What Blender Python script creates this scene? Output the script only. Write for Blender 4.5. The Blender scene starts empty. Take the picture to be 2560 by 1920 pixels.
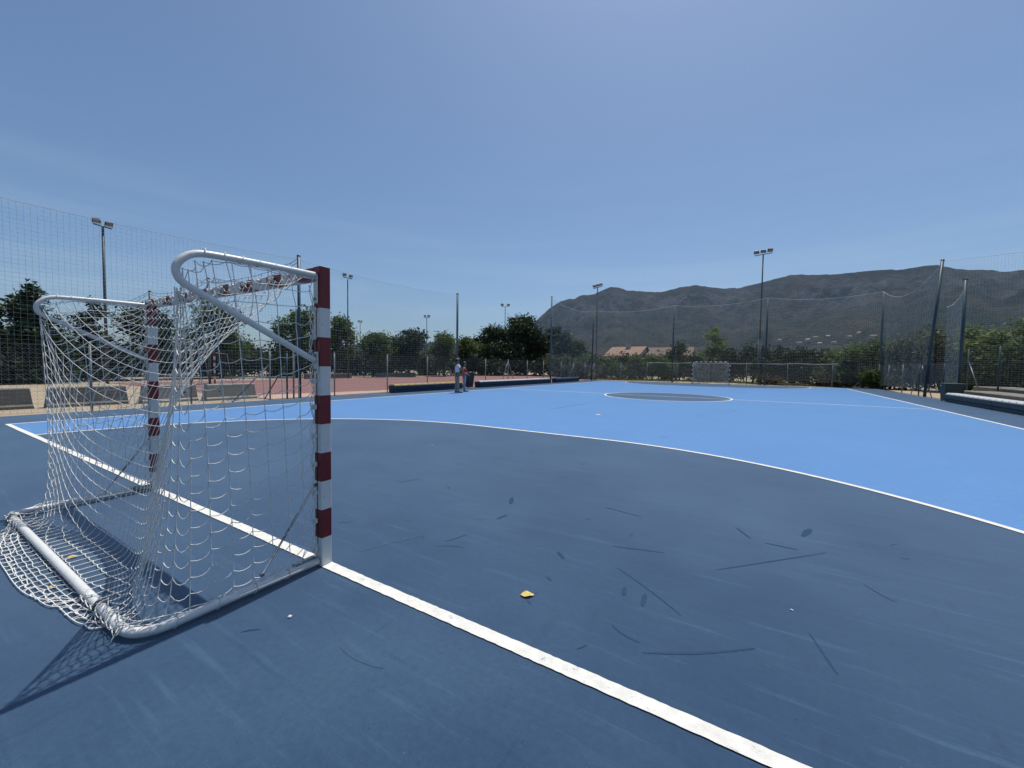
import bpy, math, random
import numpy as np
from mathutils import Vector, Matrix
S = bpy.context.scene
COL = S.collection
R = math.radians
PI = math.pi
rnd = random.Random(11)
rng = np.random.default_rng(5)
CAM = np.array([4.159, -1.758, 1.425])
CW, CL = 9.863, 39.35          # half court width, court length


# ------------------------------------------------------------------ materials
def mat(name, rgb, rough=0.6, var=0.0, vscale=3.0, bump=0.0, bscale=60.0, spec=0.5, metal=0.0,
        var2=None, stretch=None, island=0.0, trans=0.0, sheen=0.0, wear=None):
    m = bpy.data.materials.new(name)
    m.use_nodes = True
    nt = m.node_tree
    N, L = nt.nodes, nt.links
    b = N['Principled BSDF']
    b.inputs['Roughness'].default_value = rough
    b.inputs['Specular IOR Level'].default_value = spec
    b.inputs['Metallic'].default_value = metal
    b.inputs['Base Color'].default_value = (*rgb, 1)
    if sheen:
        b.inputs['Sheen Weight'].default_value = sheen
    tc = N.new('ShaderNodeTexCoord')
    src = tc.outputs['Object']
    if stretch:
        mp = N.new('ShaderNodeMapping')
        mp.inputs['Scale'].default_value = stretch
        L.new(src, mp.inputs[0])
        src = mp.outputs[0]
    if var or island:
        col = None
        if var:
            n = N.new('ShaderNodeTexNoise')
            n.inputs['Scale'].default_value = vscale
            n.inputs['Detail'].default_value = 6
            n.inputs['Roughness'].default_value = 0.65
            L.new(src, n.inputs['Vector'])
            mr = N.new('ShaderNodeMapRange')
            mr.inputs['From Min'].default_value = 0.25
            mr.inputs['From Max'].default_value = 0.75
            L.new(n.outputs['Fac'], mr.inputs['Value'])
            mx = N.new('ShaderNodeMix')
            mx.data_type = 'RGBA'
            c2 = var2 if var2 else tuple(c * (1 - var) for c in rgb)
            c1 = rgb if var2 else tuple(min(1, c * (1 + var)) for c in rgb)
            mx.inputs['A'].default_value = (*c2, 1)
            mx.inputs['B'].default_value = (*c1, 1)
            L.new(mr.outputs[0], mx.inputs['Factor'])
            col = mx.outputs['Result']
        if island:
            g = N.new('ShaderNodeNewGeometry')
            mr = N.new('ShaderNodeMapRange')
            mr.inputs['To Min'].default_value = 1 - island
            mr.inputs['To Max'].default_value = 1 + island
            L.new(g.outputs['Random Per Island'], mr.inputs['Value'])
            mm = N.new('ShaderNodeMix')
            mm.data_type = 'RGBA'
            mm.blend_type = 'MULTIPLY'
            mm.inputs['Factor'].default_value = 1
            if col is None:
                mm.inputs['A'].default_value = (*rgb, 1)
            else:
                L.new(col, mm.inputs['A'])
            L.new(mr.outputs[0], mm.inputs['B'])
            col = mm.outputs['Result']
        if wear:                      # chipped or grimy spots with their own outline
            wc, ws, wa, wb, wf = wear
            n = N.new('ShaderNodeTexNoise')
            n.inputs['Scale'].default_value = ws
            n.inputs['Detail'].default_value = 7
            n.inputs['Roughness'].default_value = 0.7
            L.new(src, n.inputs['Vector'])
            mr = N.new('ShaderNodeMapRange')
            mr.inputs['From Min'].default_value = wa
            mr.inputs['From Max'].default_value = wb
            mr.inputs['To Max'].default_value = wf
            L.new(n.outputs['Fac'], mr.inputs['Value'])
            mx = N.new('ShaderNodeMix')
            mx.data_type = 'RGBA'
            mx.inputs['B'].default_value = (*wc, 1)
            L.new(col, mx.inputs['A'])
            L.new(mr.outputs[0], mx.inputs['Factor'])
            col = mx.outputs['Result']
        L.new(col, b.inputs['Base Color'])
        if trans:
            tb = N.new('ShaderNodeBsdfTranslucent')
            L.new(col, tb.inputs['Color'])
            ms = N.new('ShaderNodeMixShader')
            ms.inputs[0].default_value = trans
            L.new(b.outputs[0], ms.inputs[1])
            L.new(tb.outputs[0], ms.inputs[2])
            L.new(ms.outputs[0], N['Material Output'].inputs['Surface'])
    if bump:
        n = N.new('ShaderNodeTexNoise')
        n.inputs['Scale'].default_value = bscale
        n.inputs['Detail'].default_value = 4
        L.new(src, n.inputs['Vector'])
        bp = N.new('ShaderNodeBump')
        bp.inputs['Strength'].default_value = bump
        bp.inputs['Distance'].default_value = 0.02
        L.new(n.outputs['Fac'], bp.inputs['Height'])
        L.new(bp.outputs[0], b.inputs['Normal'])
    return m


def court_mat(name, rgb, light, amount, rough=0.6, sheen=0.5):
    """Acrylic court paint: broad worn patches, streaks and a fine sandy grain."""
    m = bpy.data.materials.new(name)
    m.use_nodes = True
    N, L = m.node_tree.nodes, m.node_tree.links
    b = N['Principled BSDF']
    b.inputs['Roughness'].default_value = rough
    b.inputs['Specular IOR Level'].default_value = 0.08
    b.inputs['Sheen Weight'].default_value = sheen
    b.inputs['Sheen Roughness'].default_value = 0.46
    b.inputs['Sheen Tint'].default_value = (0.80, 0.93, 1.0, 1)
    tc = N.new('ShaderNodeTexCoord')

    def noise(scale, detail=5, stretch=None, rot=0):
        v = tc.outputs['Object']
        if stretch:
            mp = N.new('ShaderNodeMapping')
            mp.inputs['Scale'].default_value = stretch
            mp.inputs['Rotation'].default_value = (0, 0, rot)
            L.new(v, mp.inputs[0])
            v = mp.outputs[0]
        n = N.new('ShaderNodeTexNoise')
        n.inputs['Scale'].default_value = scale
        n.inputs['Detail'].default_value = detail
        n.inputs['Roughness'].default_value = 0.6
        L.new(v, n.inputs['Vector'])
        return n.outputs['Fac']

    def rmap(v, a, c, lo=0.0, hi=1.0):
        mr = N.new('ShaderNodeMapRange')
        mr.inputs['From Min'].default_value = a
        mr.inputs['From Max'].default_value = c
        mr.inputs['To Min'].default_value = lo
        mr.inputs['To Max'].default_value = hi
        L.new(v, mr.inputs['Value'])
        return mr.outputs[0]

    def mix(a, c, f, blend='MIX'):
        mx = N.new('ShaderNodeMix')
        mx.data_type = 'RGBA'
        mx.blend_type = blend
        for s, v in (('A', a), ('B', c), ('Factor', f)):
            if isinstance(v, tuple):
                mx.inputs[s].default_value = (*v, 1)
            elif isinstance(v, float):
                mx.inputs[s].default_value = v
            else:
                L.new(v, mx.inputs[s])
        return mx.outputs['Result']

    c = mix(rgb, light, rmap(noise(0.55), 0.32, 0.7, 0, amount))
    st = rmap(noise(1.2, 6, (0.5, 7.0, 1), 0.6), 0.54, 0.76, 0, 0.6 * amount)
    c = mix(c, light, st)
    st = rmap(noise(1.6, 6, (9.0, 0.7, 1), 0.25), 0.6, 0.8, 0, 0.45)
    c = mix(c, tuple(x * 0.62 for x in rgb), st)
    st = rmap(noise(3.4, 6, (0.35, 5.0, 1), -0.5), 0.57, 0.74, 0, 0.55)
    c = mix(c, tuple(x * 1.45 for x in light), st)
    st = rmap(noise(2.8, 6, (0.4, 6.0, 1), 1.9), 0.6, 0.76, 0, 0.4)
    c = mix(c, tuple(x * 0.7 for x in rgb), st)
    gr = rmap(noise(260, 2), 0.3, 0.7, 0.76, 1.24)
    c = mix(c, gr, 1.0, 'MULTIPLY')
    gr = rmap(noise(30, 6), 0.3, 0.7, 0.89, 1.11)
    c = mix(c, gr, 1.0, 'MULTIPLY')
    sp_ = rmap(noise(75, 1), 0.75, 0.79, 0, 0.22)
    c = mix(c, (0.2, 0.22, 0.24), sp_)
    sp_ = rmap(noise(52, 1), 0.27, 0.235, 0, 0.5)
    c = mix(c, tuple(x * 0.35 for x in rgb), sp_)
    L.new(c, b.inputs['Base Color'])
    bp = N.new('ShaderNodeBump')
    bp.inputs['Strength'].default_value = 0.25
    bp.inputs['Distance'].default_value = 0.004
    L.new(noise(260, 3), bp.inputs['Height'])
    L.new(bp.outputs[0], b.inputs['Normal'])
    return m


M = dict(
    dark=court_mat('dark_court_paint', (0.0105, 0.0335, 0.079), (0.030, 0.064, 0.116), 0.9),
    light=court_mat('light_court_paint', (0.064, 0.176, 0.395), (0.080, 0.205, 0.430), 0.7),
    line=mat('line_paint', (0.62, 0.61, 0.565), 0.7, 0.16, 14, 0.4, 160, spec=0.2, wear=((0.10, 0.14, 0.19), 16, 0.60, 0.68, 0.55)),
    scuff=mat('scuff', (0.0095, 0.036, 0.082), 0.45, 0.35, 30, spec=0.2),
    smear=mat('smear', (0.034, 0.070, 0.125), 0.5, 0.2, 20, spec=0.2),
    white=mat('white_gloss_paint', (0.60, 0.605, 0.59), 0.38, 0.1, 9, 0.08, 30, wear=((0.22, 0.20, 0.17), 18, 0.62, 0.70, 0.6)),
    red=mat('red_gloss_paint', (0.145, 0.0055, 0.008), 0.42, 0.16, 7, 0.08, 30, wear=((0.30, 0.20, 0.19), 22, 0.66, 0.72, 0.5)),
    black=mat('shaded_red_paint', (0.016, 0.012, 0.016), 0.5, 0.1, 7),  # red stripes of the far goal, near black because shade is in the colour
    cord=mat('net_cord', (0.62, 0.62, 0.59), 0.8, 0.05, 20),
    clip=mat('white_plastic', (0.6, 0.6, 0.58), 0.45),
    steel=mat('bolt_steel', (0.2, 0.2, 0.21), 0.4, metal=0.8),
    rubber=mat('rubber_ring', (0.07, 0.085, 0.075), 0.7),
    galv=mat('galvanised_steel', (0.2, 0.21, 0.215), 0.5, 0.12, 4),
    wire=mat('fence_wire', (0.2, 0.21, 0.21), 0.55),
    netgrey=mat('grey_net_twine', (0.42, 0.43, 0.42), 0.8),
    netgreen=mat('green_grey_net_twine', (0.32, 0.36, 0.36), 0.8),
    pole=mat('dark_green_pole', (0.022, 0.05, 0.062), 0.45, 0.15, 3),
    polelt=mat('grey_blue_pole', (0.06, 0.10, 0.13), 0.45, 0.15, 3),
    mast=mat('mast_steel', (0.045, 0.056, 0.066), 0.5, 0.1, 2),
    lamp=mat('lamp_housing', (0.025, 0.028, 0.03), 0.5),
    lens=mat('lamp_glass', (0.20, 0.20, 0.185), 0.25, 0.1, 12),
    concrete=mat('concrete', (0.26, 0.255, 0.235), 0.9, 0.22, 3, 0.3, 30),
    concdark=mat('weathered_concrete', (0.14, 0.135, 0.115), 0.9, 0.28, 2.5, 0.3, 30),
    hole=mat('hole_dark', (0.01, 0.01, 0.01), 0.9),
    benchbase=mat('shaded_bench_block', (0.012, 0.032, 0.062), 0.6, 0.3, 4, 0.2, 25),  # concrete blocks, the navy is their shade put into the base colour
    benchgreen=mat('grey_green_bench_block', (0.035, 0.062, 0.078), 0.7, 0.3, 4, 0.2, 25),
    seatw=mat('white_seat_plastic', (0.44, 0.45, 0.45), 0.4, 0.1, 3),
    seaty=mat('yellow_seat_plastic', (0.30, 0.22, 0.05), 0.45, 0.15, 3),
    seatb=mat('blue_seat_plastic', (0.03, 0.045, 0.10), 0.45, 0.1, 3),
    bingreen=mat('dark_green_bin', (0.01, 0.035, 0.035), 0.45, 0.1, 5),
    binblack=mat('black_bin', (0.008, 0.012, 0.016), 0.45, 0.1, 5),
    sand=mat('sandy_ground', (0.36, 0.30, 0.215), 0.95, 0.2, 0.8, 0.5, 14, spec=0.1, var2=(0.26, 0.215, 0.15)),
    redcourt=mat('red_court', (0.215, 0.115, 0.105), 0.9, 0.1, 0.6, 0.3, 40, spec=0.15, var2=(0.175, 0.097, 0.09)),
    bark=mat('bark', (0.05, 0.04, 0.032), 0.9, 0.3, 6, 0.4, 20),
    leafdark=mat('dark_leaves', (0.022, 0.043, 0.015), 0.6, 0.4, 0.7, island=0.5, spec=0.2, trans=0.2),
    leafmid=mat('green_leaves', (0.075, 0.115, 0.032), 0.6, 0.35, 0.8, island=0.5, spec=0.2, trans=0.38),
    leaflight=mat('bright_leaves', (0.12, 0.165, 0.05), 0.6, 0.3, 0.9, island=0.5, spec=0.2, trans=0.4),
    leafolive=mat('olive_leaves', (0.10, 0.115, 0.055), 0.65, 0.35, 0.9, island=0.5, spec=0.2, trans=0.35),
    leafbrown=mat('dry_leaves', (0.085, 0.06, 0.028), 0.8, 0.3, 1.5, island=0.4, spec=0.1, trans=0.2),
    wall=mat('rendered_wall', (0.38, 0.36, 0.32), 0.9, 0.12, 0.7),
    tile=mat('terracotta_tiles', (0.21, 0.125, 0.085), 0.85, 0.25, 1.5, 0.6, 5),
    tiledark=mat('old_brown_tiles', (0.10, 0.065, 0.05), 0.85, 0.3, 1.5, 0.6, 5),
    windark=mat('dark_window', (0.02, 0.025, 0.03), 0.15),
    leafyellow=mat('yellow_leaf', (0.52, 0.39, 0.10), 0.6, 0.3, 45, 0.4, 60),
    paper=mat('pale_scrap', (0.5, 0.5, 0.48), 0.8),
    skin=mat('skin_tan', (0.17, 0.085, 0.055), 0.55, 0.06, 12),
    skinf=mat('skin_light_tan', (0.27, 0.15, 0.105), 0.55, 0.06, 12),
    hair=mat('dark_hair', (0.012, 0.009, 0.008), 0.5, 0.3, 30),
    tshirt=mat('white_cotton', (0.62, 0.64, 0.68), 0.85, 0.05, 8, 0.15, 20),
    khaki=mat('khaki_cotton', (0.23, 0.22, 0.16), 0.85, 0.08, 8, 0.15, 20),
    redtop=mat('red_cotton', (0.33, 0.015, 0.025), 0.8, 0.1, 8, 0.15, 20),
    denim=mat('pale_denim', (0.24, 0.27, 0.36), 0.85, 0.12, 12, 0.15, 30),
    shoe=mat('dark_shoe', (0.02, 0.02, 0.022), 0.6),
    shoeg=mat('grey_shoe', (0.09, 0.09, 0.10), 0.6),
    belt=mat('dark_belt', (0.015, 0.012, 0.012), 0.5),
    eye=mat('eye_dark', (0.02, 0.015, 0.012), 0.2),
)


# ------------------------------------------------------------------ object helpers
def tag(o, label=None, cat=None, group=None, kind=None):
    if label:
        o['label'] = label
    if cat:
        o['category'] = cat
    if group:
        o['group'] = group
    if kind:
        o['kind'] = kind
    return o


def thing(name, label, cat, loc=(0, 0, 0), rz=0.0, group=None, scale=None):
    o = bpy.data.objects.new(name, None)
    o.empty_display_size = 0.2
    COL.objects.link(o)
    o.location = loc
    o.rotation_euler = (0, 0, rz)
    if scale:
        o.scale = scale
    return tag(o, label, cat, group)


def link(name, me, parent=None, m=None):
    o = bpy.data.objects.new(name, me)
    COL.objects.link(o)
    if parent is not None:
        o.parent = parent
    if m is not None and not me.materials:
        for x in (m if isinstance(m, (list, tuple)) else [m]):
            me.materials.append(x)
    return o


def dup(root, loc, rz=0.0, label=None, scale=None, cat=None, group=None):
    r = root.copy()
    COL.objects.link(r)
    r.location = loc
    r.rotation_euler = (0, 0, rz)
    if scale:
        r.scale = scale
    tag(r, label, cat, group)
    for ch in list(root.children):
        c = ch.copy()
        COL.objects.link(c)
        c.parent = r
        for g in list(ch.children):
            d = g.copy()
            COL.objects.link(d)
            d.parent = c
    return r


def np_mesh(name, V, F, smooth=False):
    """Mesh from arrays, faces all quads or all triangles."""
    V = np.asarray(V, dtype=np.float32)
    F = np.asarray(F, dtype=np.int32)
    k = F.shape[1]
    me = bpy.data.meshes.new(name)
    me.vertices.add(len(V))
    me.vertices.foreach_set('co', V.ravel())
    me.loops.add(F.size)
    me.loops.foreach_set('vertex_index', F.ravel())
    me.polygons.add(len(F))
    me.polygons.foreach_set('loop_start', np.arange(0, F.size, k, dtype=np.int32))
    me.polygons.foreach_set('loop_total', np.full(len(F), k, dtype=np.int32))
    me.polygons.foreach_set('use_smooth', np.full(len(F), smooth, dtype=bool))
    me.update(calc_edges=True)
    return me


class MB:
    """Collects vertices and faces of one part."""

    def __init__(s):
        s.v, s.f, s.mi, s.sm = [], [], [], []

    def add(s, vs, fs, mi=0, smooth=False):
        n = len(s.v)
        s.v += [tuple(map(float, v)) for v in vs]
        for f in fs:
            s.f.append([n + i for i in f])
            s.mi.append(mi)
            s.sm.append(smooth)

    def box(s, x0, x1, y0, y1, z0, z1, mi=0, c=0.0):
        if c <= 0:
            vs = [(x, y, z) for z in (z0, z1) for y in (y0, y1) for x in (x0, x1)]
            s.add(vs, [(0, 2, 3, 1), (4, 5, 7, 6), (0, 1, 5, 4), (1, 3, 7, 5), (3, 2, 6, 7), (2, 0, 4, 6)], mi)
        else:      # chamfered vertical edges and rims
            def ring(z, d):
                a, b, e, g = x0 + d, x1 - d, y0 + d, y1 - d
                return [(a + c, e, z), (b - c, e, z), (b, e + c, z), (b, g - c, z), (b - c, g, z), (a + c, g, z), (a, g - c, z), (a, e + c, z)]
            vs = ring(z0, c) + ring(z0 + c, 0) + ring(z1 - c, 0) + ring(z1, c)
            fs = [tuple(range(7, -1, -1)), tuple(range(24, 32))]
            for r in range(3):
                for i in range(8):
                    j = (i + 1) % 8
                    fs.append((r * 8 + i, r * 8 + j, r * 8 + 8 + j, r * 8 + 8 + i))
            s.add(vs, fs, mi)

    def tube(s, pts, r, n=8, mi=0, cap=True, smooth=True):
        pts = [Vector(p) for p in pts]
        rs = r if isinstance(r, (list, tuple)) else [r] * len(pts)
        vs, fs = [], []
        up = None
        for i, p in enumerate(pts):
            t = (pts[min(i + 1, len(pts) - 1)] - pts[max(i - 1, 0)])
            if t.length < 1e-9:
                t = Vector((0, 0, 1))
            t.normalize()
            if up is None:
                ref = Vector((0, 0, 1)) if abs(t.z) < 0.9 else Vector((1, 0, 0))
                up = (ref - t * ref.dot(t)).normalized()
            else:
                up = (up - t * up.dot(t))
                if up.length < 1e-6:
                    up = t.orthogonal()
                up.normalize()
            w = t.cross(up)
            for k in range(n):
                a = 2 * PI * k / n
                vs.append(p + (up * math.cos(a) + w * math.sin(a)) * rs[i])
        for i in range(len(pts) - 1):
            for k in range(n):
                j = (k + 1) % n
                fs.append((i * n + k, i * n + j, i * n + n + j, i * n + n + k))
        s.add(vs, fs, mi, smooth)
        if cap:
            b = len(s.v) - len(vs)
            s.f += [[b + k for k in range(n - 1, -1, -1)], [b + (len(pts) - 1) * n + k for k in range(n)]]
            s.mi += [mi, mi]
            s.sm += [False, False]

    def ball(s, c, r, n=8, m=6, mi=0):
        rx, ry, rz = r if isinstance(r, (tuple, list)) else (r, r, r)
        vs = [(c[0], c[1], c[2] - rz)]
        for i in range(1, m):
            a = PI * i / m
            for k in range(n):
                b = 2 * PI * k / n
                vs.append((c[0] + rx * math.sin(a) * math.cos(b), c[1] + ry * math.sin(a) * math.sin(b), c[2] - rz * math.cos(a)))
        vs.append((c[0], c[1], c[2] + rz))
        fs = []
        for k in range(n):
            j = (k + 1) % n
            fs.append((0, 1 + j, 1 + k))
            for i in range(m - 2):
                fs.append((1 + i * n + k, 1 + i * n + j, 1 + (i + 1) * n + j, 1 + (i + 1) * n + k))
            fs.append((1 + (m - 2) * n + k, 1 + (m - 2) * n + j, len(vs) - 1))
        s.add(vs, fs, mi, True)

    def mesh(s, name, mats=None):
        me = bpy.data.meshes.new(name)
        me.from_pydata(s.v, [], s.f)
        me.polygons.foreach_set('material_index', s.mi)
        me.polygons.foreach_set('use_smooth', s.sm)
        if mats is not None:
            for x in (mats if isinstance(mats, (list, tuple)) else [mats]):
                me.materials.append(x)
        me.update()
        return me

    def build(s, name, mats, parent=None):
        return link(name, s.mesh(name, mats), parent)


def cord_mesh(name, chains, r, sides=4, smooth=True):
    """Many thin cords in one mesh. chains: list of n x 3 arrays."""
    VV, FF, base = [], [], 0
    ang = np.arange(sides) * 2 * PI / sides + 0.3
    ca, sa = np.cos(ang), np.sin(ang)
    for P in chains:
        P = np.asarray(P, dtype=float)
        n = len(P)
        T = np.empty_like(P)
        T[1:-1] = P[2:] - P[:-2]
        T[0] = P[1] - P[0]
        T[-1] = P[-1] - P[-2]
        T /= np.maximum(np.linalg.norm(T, axis=1, keepdims=True), 1e-9)
        ref = np.array([0.31, 0.22, 0.93]) if abs(np.mean(np.abs(T[:, 2]))) < 0.7 else np.array([0.93, 0.31, 0.22])
        U = ref - T * (T @ ref)[:, None]
        U /= np.maximum(np.linalg.norm(U, axis=1, keepdims=True), 1e-9)
        W = np.cross(T, U)
        V = P[:, None, :] + r * (U[:, None, :] * ca[None, :, None] + W[:, None, :] * sa[None, :, None])
        VV.append(V.reshape(-1, 3))
        i = np.arange(n - 1)[:, None] * sides
        k = np.arange(sides)[None, :]
        j = (k + 1) % sides
        F = np.stack([i + k, i + j, i + sides + j, i + sides + k], axis=-1).reshape(-1, 4)
        FF.append(F + base)
        base += n * sides
    return np_mesh(name, np.concatenate(VV), np.concatenate(FF), smooth)


def P(az, d):
    """Ground point at compass angle az (degrees from +Y towards +X) and distance d from where the photographer stood."""
    a = R(az)
    return (CAM[0] + d * math.sin(a), CAM[1] + d * math.cos(a))


# ------------------------------------------------------------------ world, sun, camera
SUN = Vector((-0.05, 0.69, 2.0)).normalized()
w = bpy.data.worlds.new('World')
S.world = w
w.use_nodes = True
nt = w.node_tree
bg = nt.nodes['Background']
sky = nt.nodes.new('ShaderNodeTexSky')
sky.sky_type = 'NISHITA'
sky.sun_disc = False
sky.sun_elevation = math.asin(SUN.z)
sky.sun_rotation = math.atan2(SUN.x, SUN.y)
sky.altitude = 50
sky.air_density = 1.0
sky.dust_density = 1.6
sky.ozone_density = 6.0
tint = nt.nodes.new('ShaderNodeMix')
tint.data_type = 'RGBA'
tint.blend_type = 'MULTIPLY'
tint.inputs['Factor'].default_value = 1.0
tint.inputs['B'].default_value = (1.06, 1.12, 1.12, 1)
nt.links.new(sky.outputs[0], tint.inputs['A'])
tc_ = nt.nodes.new('ShaderNodeTexCoord')
mp_ = nt.nodes.new('ShaderNodeMapping')
mp_.inputs['Rotation'].default_value = (0.0, 0.10, 0.5)
mp_.inputs['Scale'].default_value = (1.1, 1.1, 16.0)
nt.links.new(tc_.outputs['Generated'], mp_.inputs[0])
nz_ = nt.nodes.new('ShaderNodeTexNoise')
nz_.inputs['Scale'].default_value = 1.5
nz_.inputs['Detail'].default_value = 5
nz_.inputs['Roughness'].default_value = 0.5
nt.links.new(mp_.outputs[0], nz_.inputs['Vector'])
mr_ = nt.nodes.new('ShaderNodeMapRange')
mr_.inputs['From Min'].default_value = 0.46
mr_.inputs['From Max'].default_value = 0.78
mr_.inputs['To Max'].default_value = 0.22
nt.links.new(nz_.outputs['Fac'], mr_.inputs['Value'])
sx_ = nt.nodes.new('ShaderNodeSeparateXYZ')
nt.links.new(tc_.outputs['Generated'], sx_.inputs[0])
mk_ = nt.nodes.new('ShaderNodeMapRange')
mk_.inputs['From Min'].default_value = 0.42
mk_.inputs['From Max'].default_value = 0.12
nt.links.new(sx_.outputs['Z'], mk_.inputs['Value'])
ml_ = nt.nodes.new('ShaderNodeMath')
ml_.operation = 'MULTIPLY'
nt.links.new(mr_.outputs[0], ml_.inputs[0])
nt.links.new(mk_.outputs[0], ml_.inputs[1])
ci_ = nt.nodes.new('ShaderNodeMix')
ci_.data_type = 'RGBA'
ci_.inputs['B'].default_value = (6.2, 7.2, 8.6, 1)
nt.links.new(ml_.outputs[0], ci_.inputs['Factor'])
nt.links.new(tint.outputs['Result'], ci_.inputs['A'])
nt.links.new(ci_.outputs['Result'], bg.inputs['Color'])
bg.inputs['Strength'].default_value = 0.097

sl = bpy.data.lights.new('sun', 'SUN')
sl.energy = 5.0
sl.angle = R(0.53)
sl.color = (1.0, 0.955, 0.89)
so = bpy.data.objects.new('sun', sl)
COL.objects.link(so)
so.rotation_euler = SUN.to_track_quat('Z', 'Y').to_euler()
so.location = (0, 0, 30)

cd = bpy.data.cameras.new('camera')
cd.sensor_width = 36
cd.lens = 1015.664 / 2560 * 36
cd.clip_start = 0.05
cd.clip_end = 20000
co = bpy.data.objects.new('camera', cd)
COL.objects.link(co)
co.location = CAM
co.rotation_euler = (R(87.464), R(-0.793), R(31.742))
S.camera = co
S.view_settings.view_transform = 'Standard'
S.view_settings.look = 'None'
S.view_settings.exposure = 0.0
S.view_settings.gamma = 1.0
S.render.engine = 'CYCLES'
S.cycles.max_bounces = 6
S.cycles.diffuse_bounces = 3
S.cycles.glossy_bounces = 2
S.cycles.transmission_bounces = 3
S.cycles.transparent_max_bounces = 8
S.cycles.volume_bounces = 0
S.cycles.use_denoising = True


# ------------------------------------------------------------------ ground and courts
def sheet(name, pts, z, m, kind='structure'):
    me = bpy.data.meshes.new(name)
    me.from_pydata([(x, y, z) for x, y in pts], [], [list(range(len(pts)))])
    o = link(name, me, None, m)
    return tag(o, kind=kind)


def ground_mat():
    m = M['sand'].copy()
    m.name = 'dry_land'
    N, L = m.node_tree.nodes, m.node_tree.links
    b = N['Principled BSDF']
    old = b.inputs['Base Color'].links[0].from_socket
    tc = N.new('ShaderNodeTexCoord')
    n = N.new('ShaderNodeTexNoise')
    n.inputs['Scale'].default_value = 0.06
    n.inputs['Detail'].default_value = 8
    L.new(tc.outputs['Object'], n.inputs['Vector'])
    ln = N.new('ShaderNodeVectorMath')
    ln.operation = 'LENGTH'
    L.new(tc.outputs['Object'], ln.inputs[0])
    mr = N.new('ShaderNodeMapRange')
    mr.inputs['From Min'].default_value = 75
    mr.inputs['From Max'].default_value = 130
    L.new(ln.outputs['Value'], mr.inputs['Value'])
    gr = N.new('ShaderNodeMix')
    gr.data_type = 'RGBA'
    gr.inputs['A'].default_value = (0.05, 0.065, 0.03, 1)
    gr.inputs['B'].default_value = (0.12, 0.11, 0.06, 1)
    L.new(n.outputs['Fac'], gr.inputs['Factor'])
    mx = N.new('ShaderNodeMix')
    mx.data_type = 'RGBA'
    L.new(mr.outputs[0], mx.inputs['Factor'])
    L.new(old, mx.inputs['A'])
    L.new(gr.outputs['Result'], mx.inputs['B'])
    L.new(mx.outputs['Result'], b.inputs['Base Color'])
    return m


ring = [(7000 * math.cos(2 * PI * i / 64), 7000 * math.sin(2 * PI * i / 64)) for i in range(64)]
sheet('ground', ring, -0.06, ground_mat())

mb = MB()
mb.box(-11.85, 12.0, -9.0, 41.3, -0.2, 0.0, 0, 0.008)
o = mb.build('court_slab', M['dark'])
tag(o, kind='structure')


def arc(cx, cy, r, a0, a1, n):
    return [(cx + r * math.cos(a0 + (a1 - a0) * i / n), cy + r * math.sin(a0 + (a1 - a0) * i / n)) for i in range(n + 1)]


def area6(y0, sgn, r):
    p = arc(1.5, 0, r, 0, PI / 2, 40) + arc(-1.5, 0, r, PI / 2, PI, 40)
    return [(x, y0 + sgn * y) for x, y in p][::sgn]


# light blue field with the goal areas and the centre circle left out of it
z1 = 0.004
bmv, bmf = [], []


def strip(A, B):
    n = len(bmv)
    bmv.extend([(x, y, z1) for x, y in A] + [(x, y, z1) for x, y in B])
    k = len(A)
    for i in range(k - 1):
        bmf.append((n + i, n + i + 1, n + k + i + 1, n + k + i))


CY = CL / 2
a1 = [(-CW, 0)] + area6(0, 1, 6.0)[::-1] + [(CW, 0)]
a1 = [p for p in a1]
up = [(x, 8.0) for x, y in a1]
strip(a1, up)
lowc = arc(0, CY, 3.0, PI, 2 * PI, 48)
lo = [(-CW, CY)] + lowc + [(CW, CY)]
strip([(x, 8.0) for x, y in lo], lo)
hic = arc(0, CY, 3.0, PI, 0, 48)
hi = [(-CW, CY)] + hic + [(CW, CY)]
strip(hi, [(x, CL - 8.0) for x, y in hi])
a2 = [(x, CL - y) for x, y in a1]
strip([(x, CL - 8.0) for x, y in a2], a2)
# the same blue runs on to the far edge of the slab beside the far goal area
strip([(-CW, CL), (-7.5, CL)], [(-CW, CL + 1.2), (-7.5, CL + 1.2)])
strip([(7.5, CL), (CW, CL)], [(7.5, CL + 1.2), (CW, CL + 1.2)])
me = bpy.data.meshes.new('playing_court')
me.from_pydata(bmv, [], bmf)
tag(link('playing_court', me, None, M['light']), kind='structure')

# white lines, one sheet
lv, lf = [], []
z2 = 0.0062


def lrect(x0, x1, y0, y1):
    n = len(lv)
    lv.extend([(x0, y0, z2), (x1, y0, z2), (x1, y1, z2), (x0, y1, z2)])
    lf.append((n, n + 1, n + 2, n + 3))


def lband(A, B):
    n = len(lv)
    k = len(A)
    lv.extend([(x, y, z2) for x, y in A] + [(x, y, z2) for x, y in B])
    for i in range(k - 1):
        lf.append((n + i, n + i + 1, n + k + i + 1, n + k + i))


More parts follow.
